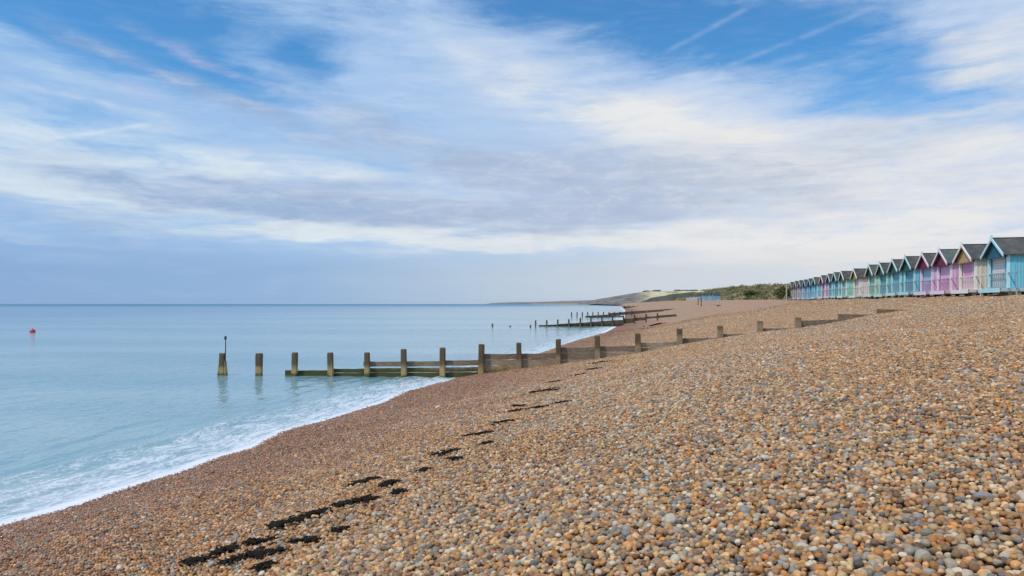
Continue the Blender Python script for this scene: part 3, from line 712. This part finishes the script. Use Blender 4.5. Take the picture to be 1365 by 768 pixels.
# marker posts on the far shingle
def tall_post(px, yt, yb, w, mat, label, name='marker_post'):
    x, y, z = ray_hit(px, yb); h = (yb-yt)*y/F
    root = empty(name, (x,y,z)); tag(root, label, 'post')
    post_mesh(w, h, .6, int(px*7)).build('pole', mat, root); MB().box(-w*.9,w*.9,-w*.9,w*.9,-.15,.22).build('base_block', M_timber_d, root)
tall_post(930.6, 397.5, 406.3, .20, M_post_d, 'slim dark marker post, left one of two before the far blue huts')
tall_post(934.8, 396.5, 408.2, .20, M_post_d, 'taller dark marker post, right one of two before the far blue huts')
tall_post(958., 399.6, 408.2, .42, P('pale post', (.55,.45,.33)), 'stout pale wooden post on the far shingle beside a low fence')
x, y, z = ray_hit(951., 407.6); root = empty('low_fence', (x,y,z), 0); tag(root, 'low pale picket fence left of the stout post on the far beach', 'fence')
for i in range(8): MB().box(-1.4+i*.4,-1.28+i*.4,-.04,.04,-.3,1.2).build('picket', P('pale fence',(.5,.47,.43)), root)
for zz in (.4,1.0): MB().box(-1.45,1.6,-.07,-.042,zz-.05,zz+.05).build('rail', P('pale fence',(.5,.47,.43)), root)

# ------------------------------------------------------------------ hills
def mat_hill(name, near=True):
    m, nt, b = new_mat(name)
    geo = nt.new('ShaderNodeNewGeometry'); pos = geo.outputs['Position']; sp = nt.sep(pos)
    p2 = nt.xyz(sp[0], nt.math('MULTIPLY', sp[1], .25), nt.math('MULTIPLY', sp[2], 2.5))
    n1 = nt.noise(p2, .010, 4, .55); n2 = nt.noise(p2, .05, 6, .7)
    c = nt.ramp(n1, [(.35,(.16,.20,.07)),(.44,(.58,.52,.30)),(.5,(.64,.56,.36)),(.56,(.24,.28,.12)),(.62,(.60,.54,.33))], 'LINEAR')
    left = nt.math('ADD', nt.mapr(nt.math('DIVIDE', sp[0], nt.math('ADD', sp[1], 1.)), .165, .205, 0, 1), 0)
    scr = nt.ramp(n2, [(.35,(.06,.075,.05)),(.5,(.16,.14,.13)),(.65,(.34,.29,.25))])
    c = nt.mix(left, scr, c)
    low = nt.mapr(nt.math('ADD', sp[2], nt.math('MULTIPLY', n2, 12)), 17, 11, 0, .85)
    c = nt.mix(low, c, scr)
    c = nt.mix(nt.mapr(n2, .55, .7, 0, .6), c, (.05,.065,.03))
    nt.put(b.inputs['Base Color'], c); b.inputs['Roughness'].default_value = .95
    nt.put(b.inputs['Normal'], nt.bump(n2, 1., 6.))
    return m
def hill(name, ridge, D, depth, mat, rough=.12, foot=3.5, nr=26):
    """ridge: list of (px, y) outline at distance D; ground rises from D-depth to D and runs on behind"""
    px = np.linspace(ridge[0][0], ridge[-1][0], 220); ry = np.interp(px, [q[0] for q in ridge], [q[1] for q in ridge])
    H = EYE+(HY-ry)*D/F
    xs = (px-CX)/F*D
    V = []
    tt = np.concatenate([np.linspace(0,1,nr), np.linspace(1.1,2.2,6)])
    for t in tt:
        y = D-depth+depth*t
        if t <= 1: prof = sstep(np.array(t),0,1)**.85
        else: prof = max(0,1-.25*(t-1)**1.5)
        z = foot+(H-foot)*prof*(1+rough*(vnoise(xs/(depth*.11), np.full_like(xs, y/(depth*.16)), 5))*min(1, 4*abs(1-t)) )
        V.append(np.stack([xs*(1-.12*(1-t)) if t < 1 else xs, np.full_like(xs, y), z], 1))
    o = np_mesh(name, np.concatenate(V), grid_faces(len(tt), len(px)), mat); tag(o, kind='structure'); return o
MH = mat_hill('downland fields')
hill('hill', [(796,405.5),(806,402.5),(815,398.8),(830,394.2),(850,390.2),(862,388.8),(880,388.4),(900,388),(930,388),(960,387),(1000,385.5),(1060,385),(1130,388)], 1900, 520, MH, .10, 2.)
MK = mat_hill('knoll scrub'); 
nt = NT(MK.node_tree); bb = nt.n['Principled BSDF']; pos = nt.new('ShaderNodeNewGeometry').outputs['Position']
nt.put(bb.inputs['Base Color'], nt.ramp(nt.noise(pos, .06, 7, .72), [(.35,(.022,.030,.018)),(.5,(.05,.055,.03)),(.62,(.11,.10,.06)),(.72,(.20,.17,.11))]))
hill('knoll', [(893,404),(899,400),(906,395.5),(914,391),(921,389.2),(929,391),(936,394.5),(946,396),(958,395.5),(970,392),(985,390),(1010,392),(1030,400)], 950, 200, MK, .16, 4.5)
MC = mat_hill('far headland'); nt = NT(MC.node_tree); bb = nt.n['Principled BSDF']; pos = nt.new('ShaderNodeNewGeometry').outputs['Position']
nt.put(bb.inputs['Base Color'], nt.ramp(nt.noise(pos, .006, 6, .7), [(.35,(.09,.10,.105)),(.5,(.15,.165,.17)),(.65,(.26,.26,.25))]))  # bluish grey: part of the distance haze is put into this colour
hill('headland', [(648,405.4),(656,404.0),(668,403.3),(690,402.9),(715,402.6),(735,402.1),(755,401.2),(775,400.8),(795,400.0),(812,399),(840,397)], 5600, 1200, MC, .08, -2.)

# ------------------------------------------------------------------ vegetation: leaf clumps in volume
def mat_leaf(name, stops):
    m, nt, b = new_mat(name)
    at = nt.new('ShaderNodeAttribute', attribute_name='tone').outputs['Fac']
    nt.put(b.inputs['Base Color'], nt.ramp(at, stops)); b.inputs['Roughness'].default_value = .8
    return m
def leaf_cloud(name, centers, radii, tones, per, leaf, mat):
    """clumps of small quads filling flattened ellipsoids"""
    Vs = []; T = []
    for c, rd, tn in zip(centers, radii, tones):
        k_ = max(12, int(per*np.mean(rd)**2)); d = rng.normal(size=(k_,3)); d /= np.linalg.norm(d,axis=1)[:,None]
        rr = rng.uniform(.55,1.08,k_)[:,None]; lob = 1+.25*np.sin(d[:,:1]*5+c[0])+.2*np.sin(d[:,1:2]*6+c[1])
        p = c+d*rr*lob*rd; p[:,2] = np.maximum(p[:,2], c[2]-rd[2]*.7)
        a = rng.normal(size=(k_,3)); a /= np.linalg.norm(a,axis=1)[:,None]; b_ = np.cross(a, rng.normal(size=(k_,3))); b_ /= np.linalg.norm(b_,axis=1)[:,None]
        l = leaf*rng.uniform(.6,1.3,k_)[:,None]
        Vs.append(np.stack([p-a*l-b_*l*.5, p+a*l-b_*l*.5, p+a*l+b_*l*.5, p-a*l+b_*l*.5], 1).reshape(-1,3))
        T.append(np.repeat(np.clip(tn+rng.normal(0,.10,k_),0,1), 4))
    V = np.concatenate(Vs); Fq = np.arange(len(V)).reshape(-1,4)
    o = np_mesh(name, V, Fq, mat, False); float_attr(o.data, 'tone', np.concatenate(T)); return o
leafstops = [(0,(.035,.058,.014)),(.3,(.075,.115,.028)),(.5,(.15,.16,.055)),(.68,(.30,.26,.13)),(1,(.44,.36,.22))]
ML = mat_leaf('scrub leaves', leafstops)
cs, rs, ts = [], [], []
for _ in range(1500):
    v = 112*math.exp(rng.uniform(0,1)*math.log(720/112.)); base_s = np.interp(v,[0,110,400],[38,38,46]); s = base_s+abs(rng.normal(0,1))*np.interp(v,[110,400,700],[6,12,22])-.5
    u = float(uw(v))+s; x, y = xy_of(u, v); z = float(ground_z(x, y)); q = np.interp(v,[110,700],[.5,1.9])*rng.uniform(.5,1.5)
    cs.append(np.array([x,y,z+q*.25])); rs.append(np.array([q*1.5,q*1.5,q*.75]))
    ts.append(np.clip(.58+.95*float(vnoise(np.array(u/16.), np.array(v/16.), 41))+rng.normal(0,.10),0,1))
scrub = leaf_cloud('scrub', cs, rs, ts, 46, .22, ML); tag(scrub, 'green and tan scrub covering the grassy bank behind the huts', 'scrub', kind='stuff')
# two shrubs that stand out
for (px, yb, hgt, wid, D, lab) in ((1046, 398, 3.4, 2.8, 172, 'bright green bush against the far end of the hut row'),(1004, 400, 3.2, 3.6, 250, 'rounded dark green bush low on the tan bank')):
    x = (px-CX)/F*D; z = float(ground_z(x, D)); root = empty('bush', (x, D, z)); tag(root, lab, 'bush')
    cc = [np.array([rng.normal(0,wid*.35), rng.normal(0,wid*.3), hgt*rng.uniform(.25,.8)]) for _ in range(16)]
    o = leaf_cloud('crown', cc, [np.array([wid*.38,wid*.38,hgt*.22])*rng.uniform(.7,1.2) for _ in cc], [rng.uniform(.12,.42) for _ in cc], 160, .16, ML); o.parent = root
    tr = MB()
    for k_ in range(4):
        a = k_*1.6; tr.tube([(0.1*math.cos(a),.1*math.sin(a),-.3),(.4*math.cos(a),.4*math.sin(a),hgt*.3),(wid*.3*math.cos(a),wid*.3*math.sin(a),hgt*.7)], [.12,.08,.03], 6)
    tr.build('trunk', M_timber_d, root)
# hedge lines and woods on the far hill
cs, rs, ts = [], [], []
for _ in range(420):
    px = rng.uniform(858, 1010); ry = np.interp(px,[850,862,880,900,930,960,1000,1060],[390.2,388.8,388.4,388,388,387,385.5,385]); D = 1890+rng.uniform(-20,60)
    if vnoise(np.array(px/7.), np.array(1.), 51) < -.12: continue
    q = rng.uniform(1.2,2.6); cs.append(np.array([(px-CX)/F*D, D, EYE+(HY-ry)*1900/F+q*.2])); rs.append(np.array([q*1.6,q*1.6,q])); ts.append(rng.uniform(0,.35))
hedge = leaf_cloud('hedgerow', cs, rs, ts, 14, .6, ML); tag(hedge, 'dark hedgerow along the skyline of the far fields', 'hedge', kind='stuff')

# ------------------------------------------------------------------ seaweed on the strandline
mw, ntw, bw = new_mat('black seaweed')
ntw.put(bw.inputs['Base Color'], ntw.mix(ntw.noise(ntw.new('ShaderNodeTexCoord').outputs['Object'], 22, 4), (.004,.0035,.003), (.026,.018,.010))); bw.inputs['Roughness'].default_value = .8; bw.inputs['Specular IOR Level'].default_value = .15
WEED = [(242,755,273,752,7,'black seaweed tuft, leftmost near the bottom edge'),(280,744,310,737,8,'dark seaweed tuft above the leftmost one'),(324,730,354,727,4,'thin seaweed wisp above the long bottom clump'),
 (291,757,372,741,9,'long black seaweed streak near the bottom edge'),(335,766,357,762,6,'small seaweed lump cut by the bottom edge'),(387,729,416,726,3,None),(357,710,394,699,9,'thick black seaweed strip in the lower strandline'),
 (392,701,434,686,8,'wispy seaweed strip continuing the thick lower strip'),(441,680,497,670,6,'long thin seaweed strip slanting up the middle strandline'),(464,653,500,642,6,'ragged seaweed patch, upper left of a matching pair'),(504,655,526,647,5,'ragged seaweed patch, right of a matching pair'),
 (559,632,572,630,3,None),(572,612,608,604,8,'humped black seaweed clump, largest in mid strandline'),(617,585,653,580,4.5,'flat black seaweed strip above the humped clump'),(658,567,682,564,2.5,None),(684,544,700,543,2,None),(700,549,731,544,3,'thin seaweed strip below the foot of the groyne'),
 (705,525,747,521,2.2,None),(729,512,747,510,2.2,None),(761,503,780,500,2.5,None),(784,495,797,492,2.5,None),(786,487,815,482,3.2,None),(740,541,757,538,1.8,None),(832,449,842,446,1.6,None),(846,445,856,442,1.6,None),(858,440,868,437,1.4,None),(868,435,880,431,1.4,None),(600,617,612,615,2.5,None),(640,597,652,594,2.2,None),(520,664,534,660,3,None),(440,716,456,712,3,None),(680,551,694,550,1.8,None)]
def weed(xa, ya, xb, yb, th, label):
    A = ray_hit(xa, ya); B = ray_hit(xb, yb); mx, my = (A[0]+B[0])/2, (A[1]+B[1])/2
    z0 = float(ground_z(mx, my)); L = math.hypot(B[0]-A[0], B[1]-A[1])
    D = my; g_ = max(.09, (EYE-z0)/D); half = min(.6, th*.5*D/F/g_*(.85 if D < 8 else .6))
    nb = int(min(900, 30+(1500 if D < 12 else 1000)*L*half*2)); Vs = []; Fs = []
    r_ = random.Random(int(xa*13+ya)); hx, hy = (B[0]-A[0])/max(L,.01), (B[1]-A[1])/max(L,.01)
    sizeq = max(1, D/14)
    for _ in range(nb):
        t = r_.betavariate(1.3,1.3); env = (math.sin(math.pi*t)**.5)*max(.05,.38+.6*math.sin(t*(9+3*L)+xa)+.35*math.sin(t*(23+7*L)+ya)); o_ = (r_.gauss(0,.5)+.7*math.sin(t*(7+2*L)+xa*2))*half*env
        if r_.random() < .12: o_ += r_.gauss(0, 1.6)*half
        cx_ = A[0]+(B[0]-A[0])*t-hy*o_; cy_ = A[1]+(B[1]-A[1])*t+hx*o_
        an = math.atan2(hy,hx)+r_.gauss(0,.9); ln = r_.uniform(.05,.13)*sizeq**.5; w_ = r_.uniform(.006,.016)*sizeq
        px_, py_ = cx_, cy_; lift = r_.uniform(.0,.03)*env; prev = None
        gz_ = float(ground_z(cx_, cy_))+.046
        for k_ in range(4):
            zz = gz_+lift*(1-abs(k_-1.5)/1.5)+r_.uniform(0,.012)
            nx_, ny_ = -math.sin(an)*w_*(1-.25*abs(k_-1)), math.cos(an)*w_*(1-.25*abs(k_-1))
            Vs += [(px_-nx_-mx, py_-ny_-my, zz-z0), (px_+nx_-mx, py_+ny_-my, zz-z0+r_.uniform(-.01,.01)),]
            if k_: i = len(Vs); Fs.append((i-4,i-3,i-1,i-2))
            px_ += math.cos(an)*ln/3; py_ += math.sin(an)*ln/3; an += r_.gauss(0,.5)
    mb = MB(); mb.add(Vs, Fs, True); o = mb.build('seaweed_clump', mw, None, (mx,my,z0))
    so = o.modifiers.new('thick','SOLIDIFY'); so.thickness = .006
    tag(o, label or 'small thin dark seaweed wisp on the strandline shingle', 'seaweed', 'seaweed along the strandline')
for w_ in WEED: weed(*w_)

# ------------------------------------------------------------------ air
hz = MB().box(-9900,9900,-9400,9900,-7.4,50).build('haze', bpy.data.materials.new('haze air'))
hm = hz.data.materials[0]; hm.use_nodes = True; hm.node_tree.nodes.clear()
pv = hm.node_tree.nodes.new('ShaderNodeVolumePrincipled'); mo = hm.node_tree.nodes.new('ShaderNodeOutputMaterial'); hm.node_tree.links.new(pv.outputs[0], mo.inputs['Volume'])
pv.inputs['Color'].default_value = (.72,.83,.95,1); pv.inputs['Density'].default_value = 1.7e-5; pv.inputs['Anisotropy'].default_value = .2
tag(hz, kind='stuff')

# ------------------------------------------------------------------ sky
SUN_EL, SUN_AZ = 54., 238.       # azimuth clockwise from +Y (view direction): behind and to the right
w = bpy.data.worlds.new('World'); scn.world = w; w.use_nodes = True; nt = NT(w.node_tree); nt.n.clear()
out = nt.new('ShaderNodeOutputWorld'); bg = nt.new('ShaderNodeBackground'); nt.l.new(bg.outputs[0], out.inputs[0]); bg.inputs[1].default_value = .1
sky = nt.new('ShaderNodeTexSky', sky_type='NISHITA'); sky.sun_disc = False; sky.sun_elevation = R(SUN_EL); sky.sun_rotation = R(SUN_AZ)
sky.air_density = 1.0; sky.dust_density = .4; sky.ozone_density = 1.6
dr = nt.new('ShaderNodeTexCoord').outputs['Generated']; dx, dy, dz = nt.sep(dr)
el = nt.math('ARCSINE', nt.math('ABSOLUTE', dz)); az = nt.math('ARCTAN2', dx, dy)
def pazel(px, py):
    a = math.atan((px-CX)/F); return a, math.atan((HY-py)/math.hypot(F, px-CX))
# cloud-sheet coordinates (a flat layer overhead, so streaks converge with distance)
inv = nt.math('DIVIDE', 1., nt.math('ADD', nt.math('ABSOLUTE', dz), .07))
cl = nt.xyz(nt.math('MULTIPLY', dx, inv), nt.math('MULTIPLY', dy, inv), 0)
def rotm(vec, deg, sx, sy):
    mp_ = nt.new('ShaderNodeMapping'); nt.put(mp_.inputs[0], vec); mp_.inputs['Rotation'].default_value = (0,0,R(deg)); mp_.inputs['Scale'].default_value = (sx,sy,1); return mp_.outputs[0]
warp = nt.noise(cl, .55, 4, .6, 0, 1)
wv = nt.vmath('SUBTRACT', warp, (.5,.5,.5))
# pixel-like angles for the large cloud masses, gently warped by noise so that edges fray
wel = nt.math('ADD', el, nt.math('MULTIPLY', nt.sep(wv)[0], .10)); waz = nt.math('ADD', az, nt.math('MULTIPLY', nt.sep(wv)[1], .35))
def blob(px, py, rx, ry, tilt=0., amp=1.):
    a0, e0 = pazel(px, py); ca, sa = math.cos(R(tilt)), math.sin(R(tilt))
    da = nt.math('SUBTRACT', waz, a0); de = nt.math('SUBTRACT', wel, e0)
    p = nt.math('ADD', nt.math('MULTIPLY', da, ca/(rx/F)), nt.math('MULTIPLY', de, sa/(rx/F)))
    q = nt.math('ADD', nt.math('MULTIPLY', da, -sa/(ry/F)), nt.math('MULTIPLY', de, ca/(ry/F)))
    e = nt.math('EXPONENT', nt.math('MULTIPLY', nt.math('ADD', nt.math('MULTIPLY', p, p), nt.math('MULTIPLY', q, q)), -1.))
    return nt.math('MULTIPLY', e, amp)
def total(items):
    t = items[0]
    for i_ in items[1:]: t = nt.math('ADD', t, i_)
    return t
# streaky fibres
def fib(deg, lx, ly, det=9, ro=.64, sd=0., di=.35):
    a_ = nt.xyz(nt.math('ADD', az, nt.math('MULTIPLY', nt.sep(wv)[1], .10)), nt.math('ADD', el, nt.math('MULTIPLY', nt.sep(wv)[0], .05)), sd)
    return nt.noise(rotm(a_, deg, lx, ly), 1., det, ro, di)
stretch = nt.math('ADD', nt.math('MULTIPLY', fib(24, 4.5, 20., 10, .68), .6), nt.math('MULTIPLY', fib(14, 12., 48., 8, .66, 3.), .4))
stretch2 = nt.math('ADD', nt.math('MULTIPLY', fib(-10, 4.0, 26., 9, .66, 7.), .6), nt.math('MULTIPLY', fib(20, 7., 52., 6, .62, 9.), .4))
puff = nt.noise(nt.xyz(nt.math('MULTIPLY', az, 5.), nt.math('MULTIPLY', el, 13.), 2.), 2.2, 10, .66, .3)
hor = nt.noise(nt.xyz(nt.math('MULTIPLY', az, 2.4), nt.math('MULTIPLY', el, 20.), 0), 1.9, 10, .68, .4)
def lin(r,g_,b_): return tuple(q*10 for q in s2l(r,g_,b_))     # radiances for a background strength of 0.1
blue = nt.mix(1., sky.outputs[0], (.50,1.13,1.52), 'MULTIPLY')
right = nt.mapr(az, -.62, .45, 0, 1, True)
# 1 the thin veil: everywhere but the clear holes
holes = total([blob(100,42,150,34,-12,1.1), blob(230,55,130,34,-18,.8), blob(400,78,42,20,-20,.9), blob(215,10,150,30,0,.6), blob(430,5,70,24,-10,.35), blob(890,22,210,42,-4,1.05), blob(1120,80,150,42,-6,.62), blob(680,5,120,20,0,.7), blob(1290,150,80,40,0,.55), blob(1000,60,150,40,0,.35), blob(60,150,110,34,-8,.4), blob(1200,140,90,35,0,.35), blob(480,225,60,12,-12,.4)])
veil = nt.math('SUBTRACT', nt.math('ADD', .93, nt.math('MULTIPLY', nt.math('SUBTRACT', stretch, .5), 2.2)), holes)
veil = nt.mapr(veil, -.05, 1.0, 0, 1, True)
veilc = nt.mix(right, lin(154,192,234), lin(190,210,238))
skyc = nt.mix(veil, blue, veilc)
# 2 bright white sheets
white = total([blob(600,75,150,16,-24,.38), blob(780,125,200,30,-22,.6), blob(900,175,230,50,-14,.85), blob(300,225,420,40,-6,.85), blob(70,245,260,34,-2,1.0), blob(90,110,170,14,-8,.35), blob(1230,262,340,88,-4,1.15), blob(1345,95,60,30,8,.85), blob(1330,35,60,22,10,.6), blob(1180,195,120,12,14,.3), blob(850,325,520,26,-2,1.05), blob(500,312,260,12,-2,.85), blob(40,318,110,7,0,.8), blob(1250,50,20,10,0,.6)])
wm = nt.math('MULTIPLY', white, nt.math('ADD', .72, nt.math('MULTIPLY', nt.math('SUBTRACT', stretch2, .5), 3.0)))
wm = nt.mapr(nt.math('ADD', wm, nt.math('MULTIPLY', nt.math('MULTIPLY', white, nt.math('SUBTRACT', puff, .5)), 1.2)), .05, 1.15, 0, .92, True)
whitec = nt.mix(right, lin(222,235,242), lin(238,236,233))
skyc = nt.mix(wm, skyc, whitec)
# 3 grey-violet stratus
dark = total([blob(330,262,230,20,-6,1.0), blob(560,285,300,22,-3,.95), blob(90,285,180,22,-4,.7), blob(120,330,230,20,0,.55), blob(620,215,190,36,-8,.55), blob(800,235,220,42,-2,.85), blob(1050,225,230,32,6,.55), blob(960,275,330,24,2,.65), blob(480,150,210,26,-22,.42), blob(200,95,180,14,-18,.55), blob(280,130,160,14,-16,.4), blob(800,345,120,5,0,.35), blob(1100,195,160,12,8,.4), blob(1270,190,160,12,6,.25)])
dm = nt.math('MULTIPLY', dark, nt.math('ADD', .9, nt.math('MULTIPLY', nt.math('SUBTRACT', nt.math('ADD', nt.math('MULTIPLY', hor, .6), nt.math('MULTIPLY', puff, .5)), .55), 3.6)))
dm = nt.mapr(dm, .05, 1.15, 0, .88, True)
darkc = nt.mix(right, lin(150,177,214), lin(186,198,218))
skyc = nt.mix(dm, skyc, darkc)
mot = nt.noise(nt.xyz(nt.math('MULTIPLY', az, 9.), nt.math('MULTIPLY', el, 30.), 6.), 1.6, 10, .7, .5)
skyc = nt.mix(nt.math('MULTIPLY', nt.math('MULTIPLY', nt.mapr(mot, .48, .66, 0, .5), dm), 1.), skyc, nt.mix(right, lin(196,212,234), lin(226,228,234)))
skyc = nt.mix(nt.math('MULTIPLY', nt.mapr(mot, .50, .34, 0, .38), nt.math('MAXIMUM', dm, nt.math('MULTIPLY', wm, .45))), skyc, nt.mix(right, lin(136,164,204), lin(172,184,208)))
# 4 pale pink touches
pinkm = total([blob(250,75,150,10,-22,.7), blob(150,120,150,10,-14,.6), blob(440,160,190,14,-24,.5), blob(1345,40,70,40,0,.35)])
skyc = nt.mix(nt.mapr(nt.math('MULTIPLY', pinkm, nt.mapr(stretch, .35,.65)), .1, .9, 0, .5), skyc, lin(206,200,226))
# 5 horizon bank, blue at left, pale at right
hb = nt.mapr(el, pazel(682,325)[1], pazel(682,352)[1], 1, 0, True); 
hb = nt.mapr(nt.math('ADD', el, nt.math('MULTIPLY', nt.math('SUBTRACT', hor, .5), .05)), .040, .088, 1, 0)
hb = nt.math('MULTIPLY', hb, nt.mapr(az, .15, .60, .95, .55))
horc = nt.ramp(nt.mapr(az, -.64, .60, 0, 1, False), [(0,s2l(138,172,214)),(.28,s2l(150,182,218)),(.5,s2l(186,203,220)),(.68,s2l(208,214,222)),(1,s2l(228,226,222))])
horc = nt.mix(1., horc, (10.,10.,10.), 'MULTIPLY'); nt.n[-1].clamp_result = False
skyc = nt.mix(hb, skyc, horc)
# 6 contrails: thin great-circle-like streaks fraying into the veil
def trail(pa, pb, wd, amp):
    a0, e0 = pazel(*pa); a1, e1 = pazel(*pb); L = math.hypot(a1-a0, e1-e0); ca, sa = (a1-a0)/L, (e1-e0)/L
    da = nt.math('SUBTRACT', az, a0); de = nt.math('SUBTRACT', nt.math('ADD', el, nt.math('MULTIPLY', nt.sep(wv)[0], .012)), e0)
    p = nt.math('DIVIDE', nt.math('ADD', nt.math('MULTIPLY', da, ca), nt.math('MULTIPLY', de, sa)), L)
    q = nt.math('DIVIDE', nt.math('ADD', nt.math('MULTIPLY', da, -sa), nt.math('MULTIPLY', de, ca)), wd/F)
    e = nt.math('EXPONENT', nt.math('MULTIPLY', nt.math('MULTIPLY', q, q), -1.))
    m1 = nt.math('MULTIPLY', nt.mapr(p, -.05, .15, 0, 1), nt.mapr(p, .8, 1.05, 1, 0))
    return nt.math('MULTIPLY', nt.math('MULTIPLY', e, m1), amp)
tr_ = total([trail((885,70),(1010,2),3.2,.17), trail((960,92),(1175,4),3.,.15), trail((860,125),(1100,66),4,.16), trail((55,187),(205,166),2.4,.5), trail((0,108),(240,160),4,.35)])
tr_ = nt.math('MULTIPLY', tr_, nt.mapr(fib(35, 30., 60., 5, .6, 4.), .35, .62, .25, 1.2, False))
skyc = nt.mix(nt.math('MINIMUM', tr_, 1.), skyc, lin(222,232,244))
fine = nt.math('ADD', nt.math('MULTIPLY', fib(8, 7., 60., 8, .62, 5.), .55), nt.math('MULTIPLY', fib(-14, 11., 70., 8, .62, 6.), .45))
skyc = nt.mix(nt.math('MULTIPLY', nt.mapr(fine, .47, .68, 0, .22), nt.math('MULTIPLY', nt.mapr(veil, .1, .8, .25, 1), nt.mapr(el, .05, .14, .35, 1))), skyc, lin(232,238,246))
skyc = nt.mix(nt.math('MULTIPLY', nt.mapr(fine, .50, .34, 0, .15), nt.mapr(el, .05, .14, .35, 1)), skyc, nt.mix(right, lin(128,166,218), lin(168,184,214)))
nt.l.new(skyc, bg.inputs[0])
for nd in nt.n:
    if nd.bl_idname == 'ShaderNodeMix': nd.clamp_factor = True; nd.clamp_result = False
w.cycles.sampling_method = 'MANUAL'; w.cycles.sample_map_resolution = 512

sun = bpy.data.lights.new('sun', 'SUN'); sun.energy = 2.6; sun.angle = R(4); sun.color = (1,.88,.72)
so = bpy.data.objects.new('sun', sun); col.objects.link(so)
a_, e_ = R(SUN_AZ), R(SUN_EL); d_ = Vector((math.sin(a_)*math.cos(e_), math.cos(a_)*math.cos(e_), math.sin(e_)))
so.rotation_euler = (-d_).to_track_quat('-Z','Y').to_euler(); so.location = (30,-30,40)

cam = bpy.data.cameras.new('camera'); co = bpy.data.objects.new('camera', cam); col.objects.link(co); scn.camera = co
cam.sensor_width = 36; cam.lens = 36*F/1365.; cam.shift_y = (HY-384)/1365.; cam.clip_start = .1; cam.clip_end = 40000
co.location = (0,0,EYE); co.rotation_euler = (R(90),0,0)
scn.view_settings.view_transform = 'Standard'; scn.view_settings.look = 'None'; scn.view_settings.exposure = 0; scn.view_settings.gamma = 1
scn.cycles.max_bounces = 6; scn.cycles.diffuse_bounces = 3; scn.cycles.glossy_bounces = 3; scn.cycles.volume_bounces = 0
